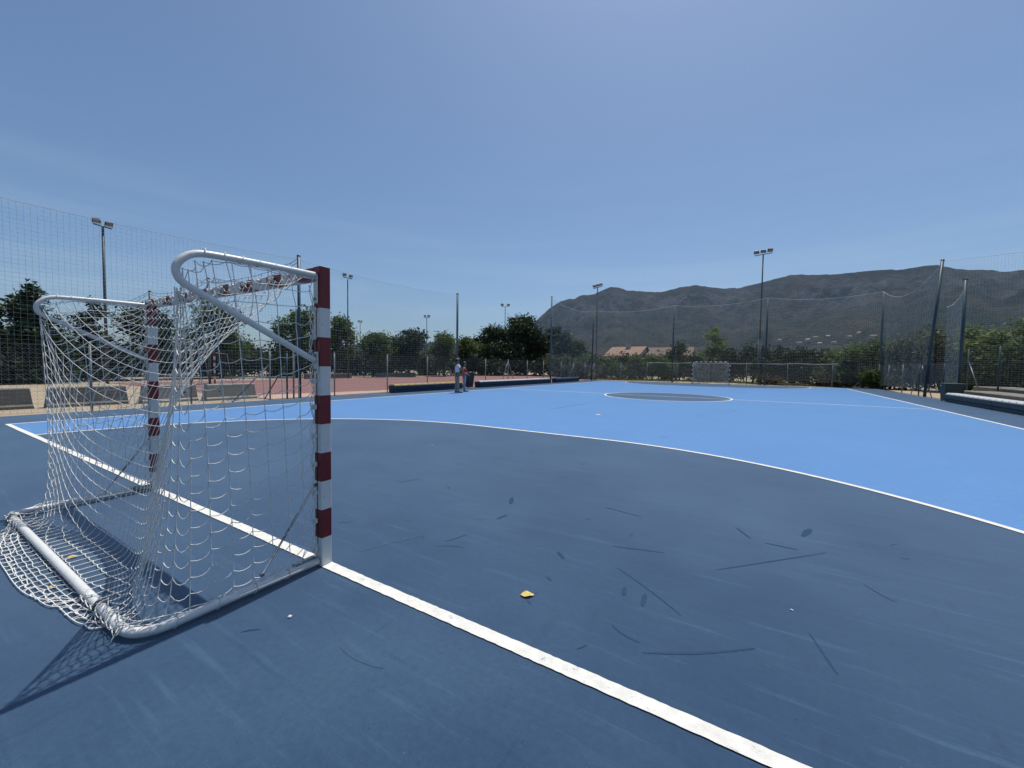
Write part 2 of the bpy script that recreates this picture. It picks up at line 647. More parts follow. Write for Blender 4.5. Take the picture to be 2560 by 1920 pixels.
gx = np.concatenate([np.linspace(-CW, 0, 60)[:-1], np.linspace(0, CW, 400)])
lband([(x, 0.0 + rnd.uniform(-.0022, .0022) + .002 * math.sin(x * 2.3)) for x in gx], [(x, -0.08 + rnd.uniform(-.0022, .0022) + .002 * math.sin(x * 1.9 + 1)) for x in gx])
lrect(-CW, CW, CL, CL + 0.08)
lrect(-CW, -CW + 0.08, 0.0, CL)
lrect(CW - 0.08, CW, 0.0, CL)
for y0, sg in ((0, 1), (CL, -1)):
    A = [(7.5, y0)] + area6(y0, 1, 6.0)[0:0]
    o6 = arc(1.5, 0, 6.0, 0, PI / 2, 48) + arc(-1.5, 0, 6.0, PI / 2, PI, 48)
    i6 = arc(1.5, 0, 5.92, 0, PI / 2, 48) + arc(-1.5, 0, 5.92, PI / 2, PI, 48)
    lband([(x, y0 + sg * max(y, 0.001)) for x, y in o6], [(x, y0 + sg * max(y, 0.001)) for x, y in i6])
# halfway line (cut at the circle) and circle
lrect(-CW + 0.08, -3.0, CY - 0.04, CY + 0.04)
lrect(3.0, CW - 0.08, CY - 0.04, CY + 0.04)
lrect(-2.92, 2.92, CY - 0.04, CY + 0.04)
lband(arc(0, CY, 3.0, 0, 2 * PI, 128), arc(0, CY, 2.92, 0, 2 * PI, 128))
for c in ((0, 9.91), (0, CL - 9.91), (0, CY)):
    n = len(lv)
    cc = arc(c[0], c[1], 0.075, 0, 2 * PI, 20)[:-1]
    lv.extend([(x, y, z2 + 0.003) for x, y in cc])
    lf.append(tuple(range(n, n + 20)))
me = bpy.data.meshes.new('court_lines')
me.from_pydata(lv, [], lf)
tag(link('court_lines', me, None, M['line']), kind='structure')


# scuff marks: thin tapered strokes lying on the paint
def stroke(mb, pts, wd, z, mi):
    pts = [Vector((x, y, 0)) for x, y in pts]
    if len(pts) == 3:
        q = []
        for i in range(13):
            t = i / 12
            c = pts[1] * 2 - (pts[0] + pts[2]) / 2
            q.append(pts[0] * (1 - t) ** 2 + c * 2 * t * (1 - t) + pts[2] * t * t)
    else:
        q = [pts[0].lerp(pts[1], i / 8) for i in range(9)]
    n = len(q)
    vs, fs = [], []
    for i, p in enumerate(q):
        t = (q[min(i + 1, n - 1)] - q[max(i - 1, 0)]).normalized()
        s = Vector((-t.y, t.x, 0))
        h = wd * (0.15 + math.sin(PI * (i + 0.5) / n) ** 0.6 * (0.7 + 0.3 * rnd.random())) / 2
        vs += [(p + s * h)[:2] + (z,), (p - s * h)[:2] + (z,)]
    for i in range(n - 1):
        fs.append((2 * i, 2 * i + 1, 2 * i + 3, 2 * i + 2))
    mb.add(vs, fs, mi)


SC = [
    ([(3.692, 0.273), (3.932, 0.424), (4.172, 0.620)], 0.018, 0), ([(3.324, 1.052), (3.581, 0.884), (3.805, 0.705)], 0.012, 0),
    ([(4.218, 2.133), (4.329, 2.134), (4.444, 2.127)], 0.022, 0), ([(3.496, 0.399), (3.580, 0.357), (3.664, 0.341)], 0.012, 0),
    ([(1.602, 0.218), (1.675, 0.472), (1.788, 0.697)], 0.035, 1), ([(3.444, 0.826), (3.467, 0.722)], 0.03, 0),
    ([(3.575, 0.822), (3.591, 0.679)], 0.03, 0), ([(4.567, 2.713), (4.495, 2.470)], 0.05, 0),
    ([(2.858, 1.048), (2.949, 0.968)], 0.03, 0), ([(1.887, 1.950), (1.987, 1.767)], 0.05, 0),
    ([(3.194, 1.383), (3.554, 1.485)], 0.012, 0), ([(4.003, 2.366), (4.117, 2.167)], 0.02, 0),
    ([(2.837, 2.223), (3.222, 2.158)], 0.014, 0), ([(2.985, 0.352), (3.029, 0.327)], 0.008, 0),
    ([(3.408, 0.118), (3.442, 0.178)], 0.008, 0), ([(3.922, 1.408), (4.629, 2.195)], 0.012, 0),
    ([(4.420, 0.922), (4.504, 0.625)], 0.012, 0), ([(2.957, 0.669), (3.007, 0.635)], 0.012, 0),
    ([(2.099, 1.340), (2.123, 1.489)], 0.03, 0), ([(-1.842, 10.446), (-1.631, 13.249)], 0.05, 2)]
mb = MB()
for pts, wd, mi in SC:
    stroke(mb, pts, wd, 0.0065 if mi == 2 else 0.0016, mi)
for i in range(80):
    x, y = rnd.uniform(0.2, 8.5), rnd.uniform(-1.2, 5.4)
    a, l = rnd.uniform(0, PI), rnd.choice([0.04, 0.06, 0.09, 0.14, 0.22, 0.3])
    onlight = math.hypot(max(0, x - 1.5), max(y, 0)) > 5.9
    if abs(y + 0.04) < 0.4 or onlight:
        continue
    b = rnd.uniform(-0.12, 0.12)
    stroke(mb, [(x, y), (x + l / 2 * math.cos(a) - b * l * math.sin(a), y + l / 2 * math.sin(a) + b * l * math.cos(a)), (x + l * math.cos(a), y + l * math.sin(a))],
           rnd.choice([0.003, 0.005, 0.007, 0.010]), 0.0016, rnd.choice([0, 0, 1]))
for i in range(50):
    x, y = rnd.uniform(-8, 9), rnd.uniform(5, 36)
    if math.hypot(max(0, abs(x) - 1.5), y) < 6.2 or math.hypot(x, y - CY) < 3.2 or math.hypot(max(0, abs(x) - 1.5), y - CL) < 6.2:
        continue
    a, l = rnd.uniform(0, PI), rnd.choice([0.1, 0.15, 0.3])
    stroke(mb, [(x, y), (x + l * math.cos(a), y + l * math.sin(a))], rnd.choice([0.02, 0.03, 0.05]), 0.0065, 2)
scl = mat('scuff_on_light', (0.052, 0.145, 0.33), 0.6, 0.2, 20, spec=0.1)
o = mb.build('scuff_marks', [M['scuff'], M['smear'], scl])
tag(o, kind='stuff')

# neighbouring red court with its lines, sandy strips
sheet('red_court', [(-32.5, 7.0), (-12.6, 7.0), (-12.6, 60.0), (-32.5, 60.0)], -0.045, M['redcourt'])
rl = MB()
for a in ((-31.5, -13.6, 8.2, 8.25), (-31.5, -31.45, 8.25, 58), (-13.65, -13.6, 8.25, 58), (-31.45, -13.65, 57.95, 58.0), (-31.45, -13.65, 33, 33.05), (-26, -25.95, 8.25, 14), (-26, -19, 14, 14.05)):
    rl.add([(a[0], a[2], -0.04), (a[1], a[2], -0.04), (a[1], a[3], -0.04), (a[0], a[3], -0.04)], [(0, 1, 2, 3)])
tag(rl.build('red_court_lines', M['line']), kind='structure')
# worn tan margin of the red court near the fence
sheet('worn_strip', [(-15.2, 7.1), (-12.7, 7.1), (-12.7, 20.0), (-13.1, 20.0)], -0.041,
      mat('worn_strip', (0.37, 0.25, 0.19), 0.95, 0.2, 2, 0.3, 20))
# asphalt path along the left trees
sheet('path', [(-43, -20), (-37, -20), (-36, 8), (-37.5, 70), (-41, 70), (-40.5, 8)], -0.05,
      mat('grey_path', (0.17, 0.155, 0.135), 0.95, 0.2, 1.0))


# ------------------------------------------------------------------ mountain
def vnoise(x, y, seed=0):
    xi, yi = np.floor(x).astype(int), np.floor(y).astype(int)
    xf, yf = x - xi, y - yi
    u, v = xf * xf * (3 - 2 * xf), yf * yf * (3 - 2 * yf)

    def h(a, b):
        n = (a * 374761393 + b * 668265263 + seed * 1442695041) & 0xffffffff
        n = ((n ^ (n >> 13)) * 1274126177) & 0xffffffff
        return ((n ^ (n >> 16)) & 0xffff) / 65535.0
    return (h(xi, yi) * (1 - u) + h(xi + 1, yi) * u) * (1 - v) + (h(xi, yi + 1) * (1 - u) + h(xi + 1, yi + 1) * u) * v


def fbm(x, y, o=5, seed=0, ridge=False):
    s, a, t = 0, 1, 0
    for i in range(o):
        n = vnoise(x * 2 ** i, y * 2 ** i, seed + i)
        if ridge:
            n = 1 - np.abs(2 * n - 1)
        s = s + a * n
        t += a
        a *= 0.52
    return s / t


MT = [(-70, 0.3), (-50, 0.8), (-40, 1.5), (-33, 2.6), (-30.5, 4.2), (-28.25, 6.51), (-26.77, 7.99), (-25.13, 8.96), (-23.81, 9.33), (-23.21, 9.32), (-22.29, 9.84), (-20.56, 9.87), (-19.40, 10.37),
      (-18.40, 10.76), (-17.39, 10.67), (-16.29, 10.33), (-14.54, 10.11), (-12.92, 9.99), (-11.53, 9.92), (-9.60, 10.37), (-7.77, 10.60),
      (-6.28, 10.21), (-4.70, 9.86), (-2.79, 9.86), (-1.33, 10.16), (0.64, 10.53), (2.23, 10.81), (3.73, 10.73), (5.22, 10.51), (6.75, 10.46),
      (9.47, 10.39), (11.83, 10.25), (13.36, 10.28), (14.04, 10.25), (14.77, 10.02), (15.79, 9.64), (16.70, 9.38), (17.42, 9.26), (18.48, 8.99),
      (19.43, 8.93), (25, 8.6), (32, 7.6), (42, 6.0), (55, 3.5), (70, 1.0)]
SP = [(-12, 3.5), (-6, 5.6), (-0.60, 7.08), (3.27, 8.0), (6.16, 8.2), (8.49, 8.55), (10.96, 9.1), (13.39, 9.5), (14.05, 9.7), (15.5, 9.3), (18, 8.6), (25, 8.2), (40, 5.5), (70, 0.8)]
az = np.arange(-60, 70.01, 0.16)
rr = np.concatenate([np.linspace(650, 2300, 34), np.linspace(2330, 3330, 62), np.linspace(3400, 4600, 12)])
AZ, RR = np.meshgrid(az, rr, indexing='ij')
el = np.interp(AZ, [a for a, _ in MT], [b for _, b in MT])
sp = np.interp(AZ, [a for a, _ in SP], [b for _, b in SP])
jit = (fbm(AZ * 1.3 + 50, AZ * 0 + 3, 5, 9) - 0.5) * 0.30
H1 = 3300 * np.tan(np.radians(el + jit)) + 1.4
H2 = 2650 * np.tan(np.radians(sp + jit * 0.7)) + 1.4
X0, Y0 = RR * np.sin(np.radians(AZ)), RR * np.cos(np.radians(AZ))


def prof(t):
    return np.interp(t, [0, 0.12, 0.3, 0.5, 0.66, 0.74, 0.86, 0.93, 1.0, 1.12, 1.6], [0, 0.025, 0.11, 0.28, 0.44, 0.53, 0.80, 0.93, 1.0, 0.97, 0.45])


wob = (fbm(X0 / 420, Y0 / 420, 4, 3) - 0.5) * 0.16
T1 = (RR - 650) / 2650 + wob * np.clip((3150 - RR) / 900, 0, 1)
T2 = (RR - 650) / 2000 + wob * 0.6 * np.clip((2500 - RR) / 700, 0, 1)
Z1 = H1 * prof(T1)
Z2 = H2 * np.interp(T2, [0, 0.15, 0.5, 0.85, 1.0, 1.15, 1.5], [0, 0.03, 0.3, 0.83, 1.0, 0.9, 0.3])
Zm = np.maximum(Z1, Z2)
gul = fbm(AZ * 0.32 + RR / 1100, RR / 1300 + AZ * 0.1, 5, 21, True)
rough = fbm(X0 / 130, Y0 / 130, 5, 33, True)
env = np.clip((RR - 800) / 900, 0, 1) * np.clip((3290 - RR) / 260, 0, 1)
cliff = fbm(AZ * 0.5 + 9, Zm / 120, 5, 61, True)
Zm = Zm - env * Zm * (0.17 * (1 - gul)) - env * 85 * (1 - rough) - env * np.clip((Zm - 200) / 200, 0, 1) * 70 * (1 - cliff)
Zm = np.minimum(Zm, RR * np.tan(np.radians(np.maximum(el, sp * (RR < 2700)) - 0.02)) + 1.4 + 3 * (RR > 3200))
edge = np.clip((AZ + 60) / 8, 0, 1) * np.clip((70 - AZ) / 8, 0, 1)
Zm = Zm * edge - 0.5 * (1 - np.clip((RR - 650) / 100, 0, 1)) - 40 * np.clip((RR - 4400) / 200, 0, 1)
V = np.stack([X0 + CAM[0], Y0 + CAM[1], Zm], -1).reshape(-1, 3)
na, nr_ = AZ.shape
i = np.arange(na - 1)[:, None] * nr_
k = np.arange(nr_ - 1)[None, :]
F = np.stack([i + k, i + nr_ + k, i + nr_ + k + 1, i + k + 1], -1).reshape(-1, 4)[:, ::-1]
me = np_mesh('mountain', V, F, True)


def mountain_mat():
    m = bpy.data.materials.new('mountain_scrub_and_rock')
    m.use_nodes = True
    N, L = m.node_tree.nodes, m.node_tree.links
    b = N['Principled BSDF']
    b.inputs['Roughness'].default_value = 0.95
    b.inputs['Specular IOR Level'].default_value = 0.1
    tc = N.new('ShaderNodeTexCoord')

    def noise(sc, det=8, ro=0.65):
        n = N.new('ShaderNodeTexNoise')
        n.inputs['Scale'].default_value = sc
        n.inputs['Detail'].default_value = det
        n.inputs['Roughness'].default_value = ro
        L.new(tc.outputs['Object'], n.inputs['Vector'])
        return n.outputs['Fac']

    def rmap(v, a, c):
        mr = N.new('ShaderNodeMapRange')
        mr.inputs['From Min'].default_value = a
        mr.inputs['From Max'].default_value = c
        L.new(v, mr.inputs['Value'])
        return mr.outputs[0]

    def mix(a, c, f):
        mx = N.new('ShaderNodeMix')
        mx.data_type = 'RGBA'
        for s, v in (('A', a), ('B', c), ('Factor', f)):
            if isinstance(v, tuple):
                mx.inputs[s].default_value = (*v, 1)
            else:
                L.new(v, mx.inputs[s])
        return mx.outputs['Result']

    g = N.new('ShaderNodeNewGeometry')
    sx = N.new('ShaderNodeSeparateXYZ')
    L.new(g.outputs['Normal'], sx.inputs[0])
    scrub = mix((0.005, 0.010, 0.007), (0.019, 0.027, 0.016), rmap(noise(0.03), 0.35, 0.65))
    scrub = mix(scrub, (0.040, 0.034, 0.027), rmap(noise(0.0045), 0.44, 0.64))
    rock = mix((0.035, 0.037, 0.044), (0.105, 0.107, 0.117), rmap(noise(0.022, 10, 0.75), 0.35, 0.65))
    pz = N.new('ShaderNodeSeparateXYZ')
    L.new(tc.outputs['Object'], pz.inputs[0])

    def math_(op, a_, b_):
        n = N.new('ShaderNodeMath')
        n.operation = op
        for k_, x_ in enumerate((a_, b_)):
            if isinstance(x_, (int, float)):
                n.inputs[k_].default_value = x_
            else:
                L.new(x_, n.inputs[k_])
        return n.outputs[0]

    band = math_('MULTIPLY', rmap(pz.outputs['Z'], 230, 420), rmap(pz.outputs['Z'], 640, 520))
    patch = rmap(math_('ADD', math_('MULTIPLY', noise(0.0035, 3), 0.6), math_('MULTIPLY', noise(0.02, 10, 0.75), 0.5)), 0.53, 0.63)
    steep = rmap(sx.outputs['Z'], 0.95, 0.72)
    f = math_('MULTIPLY', math_('MULTIPLY', band, patch), math_('ADD', math_('MULTIPLY', steep, 0.6), 0.35))
    L.new(mix(scrub, rock, f), b.inputs['Base Color'])
    bp = N.new('ShaderNodeBump')
    bp.inputs['Strength'].default_value = 1.0
    bp.inputs['Distance'].default_value = 22
    L.new(noise(0.05, 8), bp.inputs['Height'])
    L.new(bp.outputs[0], b.inputs['Normal'])
    return m


tag(link('mountain', me, None, mountain_mat()), kind='structure')


def mtn_z(az_, d):
    ia = int(round((az_ + 60) / 0.16))
    ir = int(np.abs(rr - d).argmin())
    return float(Zm[ia, ir])


# ------------------------------------------------------------------ foliage
def leaves(blobs, n, size, seed, clumps=16, spread=0.34, up=0.35, core=0.25):
    """Leaf-sized faces gathered in clumps through the volume of the given ellipsoids."""
    g = np.random.default_rng(seed)
    B = np.array(blobs, dtype=float)
    wgt = (B[:, 3] * B[:, 4] + B[:, 4] * B[:, 5] + B[:, 3] * B[:, 5])
    wgt /= wgt.sum()
    cl = []
    for b in B:
        d = g.normal(size=(clumps, 3))
        d /= np.linalg.norm(d, axis=1, keepdims=True)
        rad = g.uniform(0.55, 1.0, (clumps, 1))
        cl.append(b[:3] + d * rad * b[3:6] * 0.8)
    bi = g.choice(len(B), n, p=wgt)
    ci = g.integers(0, clumps, n)
    CLU = np.stack(cl)
    off = np.clip(g.normal(size=(n, 3)), -1.7, 1.7) * spread * B[bi, 3:6]
    pos = CLU[bi, ci] + off
    isc = g.random(n) < core
    d = g.normal(size=(n, 3))
    d /= np.linalg.norm(d, axis=1, keepdims=True)
    pos[isc] = (B[bi, :3] + d * (g.random((n, 1)) ** 0.4) * B[bi, 3:6] * 0.8)[isc]
    lowest = B[:, 2].min() - B[:, 5].max()
    pos[:, 2] = np.maximum(pos[:, 2], max(lowest, 0.03) + g.random(n) * 0.1)
    nrm = g.normal(size=(n, 3)) + np.array([0, 0, up * 2])
    nrm /= np.linalg.norm(nrm, axis=1, keepdims=True)
    a = g.normal(size=(n, 3))
    u = a - nrm * (a * nrm).sum(1, keepdims=True)
    u /= np.linalg.norm(u, axis=1, keepdims=True)
    v = np.cross(nrm, u)
    s = size * g.uniform(0.55, 1.35, (n, 1))
    s[isc] *= 1.5
    bend = nrm * s * g.uniform(-0.2, 0.25, (n, 1))
    V = np.stack([pos - u * s, pos - v * s * 0.42 + bend, pos + u * s, pos + v * s * 0.42 + bend], 1).reshape(-1, 3)
    F = np.arange(4 * n).reshape(-1, 4)
    return V, F


def tree_blobs(h, wdt, seed, base=0.25, shape='round'):
    g = random.Random(seed)
    out = []
    if shape == 'cone':
        k = 9
        for i in range(k):
            t = i / (k - 1)
            rad = wdt / 2 * (1 - t) ** 0.8 * (0.8 + 0.3 * g.random()) + 0.12 * wdt
            out.append((g.uniform(-.12, .12) * wdt, g.uniform(-.12, .12) * wdt, h * (base + (0.93 - base) * t), rad, rad, h * 0.09))
    else:
        for i in range(13):
            a = g.uniform(0, 2 * PI)
            q = math.sqrt(g.random()) * 0.62
            t = g.uniform(0.1, 1)
            rad = wdt * g.uniform(0.17, 0.27)
            env_ = math.sin(PI * (0.18 + 0.72 * t)) ** 0.6
            out.append((wdt / 2 * q * 1.25 * env_ * math.cos(a), wdt / 2 * q * 1.25 * env_ * math.sin(a),
                        h * (base + (0.9 - base) * t), rad, rad, rad * 0.75 * min(1.3, h / wdt)))
        out.append((0, 0, h * 0.9, wdt * .16, wdt * .16, h * 0.085))
    return out


def trunk_mesh(h, wdt, r, seed, base=0.25, limbs=7):
    g = random.Random(seed)
    mb = MB()
    top = h * (base + 0.42)
    pts = [(0.04 * g.uniform(-1, 1) * h * i / 6, 0.04 * g.uniform(-1, 1) * h * i / 6, top * i / 6 - (0.1 if i == 0 else 0)) for i in range(7)]
    mb.tube(pts, [r * 1.35, r * 1.05, r, r * .9, r * .75, r * .6, r * .4], 9)
    for i in range(limbs):
        a = 2 * PI * i / limbs + g.uniform(-.4, .4)
        z0 = h * (base * 0.75 + 0.25 * g.random())
        l = wdt * g.uniform(0.28, 0.42)
        p = [(0, 0, z0)]
        for q in (0.35, 0.7, 1.0):
            p.append((math.cos(a + .2 * q) * l * q, math.sin(a + .2 * q) * l * q, z0 + h * 0.28 * q ** 0.8 + g.uniform(-.1, .1)))
        mb.tube(p, [r * .55, r * .42, r * .26, r * .1], 6)
    return mb


def tree(name, label, loc, h, wdt, leafm, seed, n=4200, size=0.2, base=0.25, shape='round', r=0.14, group=None, clumps=14, limbs=7):
    t = thing(name, label, 'tree' if 'tree' in name else 'bush', (loc[0], loc[1], -0.06), 0, group)
    V, F = leaves(tree_blobs(h, wdt, seed, base, shape), n, size, seed, clumps)
    link('crown', np_mesh('crown', V, F), t, leafm)
    trunk_mesh(h, wdt, r, seed, base, limbs).build('trunk', M['bark'], t)
    return t


def bush(label, loc, h, wdt, dpt, leafm, seed, n=3000, size=0.16, name='shrub', rz=0.0, group=None):
    t = thing(name, label, 'bush', (loc[0], loc[1], -0.06), rz, group)
    g = random.Random(seed)
    bl = []
    for i in range(12):
        x, y = g.uniform(-.5, .5) * wdt * .8, g.uniform(-.5, .5) * dpt * .7
        q = g.random()
        rad = wdt * g.uniform(.14, .22)
        hz = h * (0.14 + 0.72 * q) * (1 - 0.35 * abs(x / (wdt * .5)) * q)
        bl.append((x, y, hz, rad, min(rad, dpt * .4), min(rad, h * .25)))
    V, F = leaves(bl, n, size, seed, 12, 0.36)
    link('foliage', np_mesh('foliage', V, F), t, leafm)
    mb = MB()
    for i in range(7):
        x, y = g.uniform(-.3, .3) * wdt, g.uniform(-.25, .25) * dpt
        mb.tube([(x * .5, y * .5, -0.05), (x * .8, y * .8, h * .3), (x * 1.1, y * 1.1, h * .65)], [.05, .04, .015], 5)
    mb.build('stem', M['bark'], t)
    return t


# left background row, across the red court and the sandy ground
tree('tree', 'dark dense tree with a ragged top, cut by the left photo edge', P(-85.0, 40), 6.0, 5.6, M['leafdark'], 101, 6500, 0.17, 0.08, 'cone', clumps=12)
tree('tree', 'tall dark tree with feathery twigs at its top, beside the tree at the left edge', P(-81.6, 39), 6.3, 3.9, M['leafdark'], 102, 6500, 0.16, 0.08, 'cone', clumps=12)
tree('tree', 'slim dark tree seen through the far upper tube of the near goal', P(-77.6, 42), 5.9, 3.0, M['leafdark'], 103, 4500, 0.15, 0.1, 'cone', clumps=12)
tree('tree', 'broad dark tree behind the far post of the near goal', P(-73.6, 43), 5.7, 5.2, M['leafdark'], 104, 5200, 0.17, 0.1)
tree('tree', 'rounded green tree seen through the side net of the near goal', P(-67.3, 46), 6.3, 6.2, M['leafmid'], 105, 6000, 0.18, 0.2)
tree('tree', 'rounded tree showing just left of the striped near goal post', P(-59.6, 47), 6.9, 5.4, M['leafmid'], 106, 5600, 0.18, 0.2)
tree('tree', 'tree with a clumpy top beside the double floodlight mast right of the near goal post', P(-54.9, 48), 6.5, 4.2, M['leafmid'], 107, 5000, 0.17, 0.22)
tree('tree', 'low light green tree between the clumpy tree and the gap of sky', P(-50.6, 50), 5.3, 4.6, M['leafmid'], 108, 4800, 0.17, 0.22)
tree('tree', 'dark round tree with bare twigs on top, left of the thin double lamp mast', P(-46.0, 52), 6.0, 5.4, M['leafdark'], 109, 5200, 0.18, 0.24)
tree('tree', 'small green tree behind the tall pole of the left ball net', P(-41.2, 54), 5.4, 4.6, M['leafmid'], 110, 4400, 0.18, 0.25)
tree('tree', 'olive green tree that fills the gap left of the large black-green trees', P(-38.2, 60), 5.6, 4.6, M['leafmid'], 111, 4400, 0.2, 0.2)
tree('broad_tree', 'leftmost of the three very dark broad trees behind the long bench', P(-34.0, 66), 7.7, 9.4, M['leafdark'], 120, 11000, 0.22, 0.1, r=0.25, clumps=16)
tree('broad_tree', 'tallest of the very dark broad trees, middle of the clump behind the long bench', P(-29.8, 68), 10.0, 10.2, M['leafdark'], 121, 13000, 0.23, 0.1, r=0.28, clumps=16)
tree('broad_tree', 'right hand one of the very dark broad trees, against the foot of the mountain', P(-25.8, 68), 8.3, 7.6, M['leafdark'], 122, 10000, 0.22, 0.1, r=0.24, clumps=16)
tree('tree', 'rounded green tree standing alone left of the tiled house', P(-22.4, 66), 5.7, 5.2, M['leafmid'], 112, 5200, 0.2, 0.1)

# dark hedge under the left trees
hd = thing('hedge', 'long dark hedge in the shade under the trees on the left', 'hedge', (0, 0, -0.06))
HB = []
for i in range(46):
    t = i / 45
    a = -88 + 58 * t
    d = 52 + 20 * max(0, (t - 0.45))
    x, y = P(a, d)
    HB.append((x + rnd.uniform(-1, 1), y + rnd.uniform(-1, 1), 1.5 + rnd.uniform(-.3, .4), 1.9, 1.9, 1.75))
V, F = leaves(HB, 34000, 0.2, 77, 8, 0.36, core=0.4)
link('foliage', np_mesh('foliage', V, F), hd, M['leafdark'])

# far side, behind the fence beyond the court
BU = [
    ('olive shrub at the left corner behind the far fence', -24.0, 50, 3.3, 5.0, 'leafolive'),
    ('leafy shrub left of the house roof behind the fence', -20.6, 51, 3.0, 4.4, 'leafolive'),
    ('bright leafy shrub hiding the wall under the orange roof', -16.2, 51, 3.2, 4.8, 'leafmid'),
    ('leafy shrub under the dark end of the house roof', -12.2, 51, 3.0, 4.6, 'leafmid'),
    ('dark tall shrub right behind the left half of the far goal', -8.8, 53, 4.9, 4.6, 'leafdark'),
    ('dark bulky shrub right of the pale conical tree', -1.9, 53, 4.9, 5.6, 'leafdark'),
    ('dark hedge block left of the triple lamp mast foot', 1.4, 49, 4.0, 4.6, 'leafdark'),
    ('dark hedge block right of the triple lamp mast foot', 4.6, 49, 4.1, 4.8, 'leafdark'),
    ('dense hedge block under the hillside village', 7.5, 48, 4.0, 4.6, 'leafmid'),
    ('sprawling shrub with drooping twigs left of the right corner pole', 10.4, 47, 4.6, 5.2, 'leafmid'),
    ('tall olive green shrub behind the right corner of the net', 13.2, 46, 5.4, 5.4, 'leafolive'),
    ('tall olive shrub behind the leaning net pole', 15.6, 44, 5.3, 4.8, 'leafolive'),
    ('big shrub with pale leaf tips between leaning pole and thick pole', 17.6, 43, 5.2, 4.6, 'leaflight'),
    ('dense dark green shrub at the right edge of the view', 20.2, 42, 5.0, 5.4, 'leafmid'),
    ('shrub beyond the right edge behind the bleacher', 24.0, 42, 5.0, 6.0, 'leafmid'),
]
for i, (lb, a, d, h, wd, lm) in enumerate(BU):
    bush(lb, P(a, d), h, wd, 3.2, M[lm], 300 + i, 4600, 0.15, rz=-R(a))
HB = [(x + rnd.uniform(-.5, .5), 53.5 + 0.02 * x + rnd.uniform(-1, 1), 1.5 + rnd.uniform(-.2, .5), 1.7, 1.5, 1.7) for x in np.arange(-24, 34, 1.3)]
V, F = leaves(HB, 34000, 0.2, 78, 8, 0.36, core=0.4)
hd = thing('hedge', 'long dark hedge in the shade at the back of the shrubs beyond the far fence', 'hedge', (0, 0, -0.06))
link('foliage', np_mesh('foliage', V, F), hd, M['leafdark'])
tree('conifer', 'pale green conical tree rising behind the far goal', P(-5.4, 56), 6.7, 4.6, M['leaflight'], 330, 5600, 0.17, 0.06, 'cone')['category'] = 'tree'
bush('dry brown bush at the hedge foot right of the lamp mast', P(6.3, 46.2), 1.7, 2.2, 1.2, M['leafbrown'], 341, 900, 0.13, rz=-R(6))
bush('dry yellowish bush at the hedge foot right of the far goal', P(0.9, 46.5), 1.4, 2.4, 1.0, M['leafbrown'], 342, 800, 0.12)
bush('low creeping bush at the foot of the right corner fence', P(11.0, 44.6), 1.9, 3.6, 1.4, M['leafmid'], 343, 2000, 0.13, rz=-R(11))

# weeds along the far fence
wb = [(x, 44.2 + 0.5 * math.sin(x * 1.7), 0.05, 0.5, 0.35, 0.16) for x in np.arange(-13, 13, 0.45)]
V, F = leaves(wb, 7000, 0.07, 88, 6, 0.5)
o = link('weeds', np_mesh('weeds', V, F), None, M['leafolive'])
tag(o, kind='stuff')


# ------------------------------------------------------------------ goals
NET_R = 0.0026


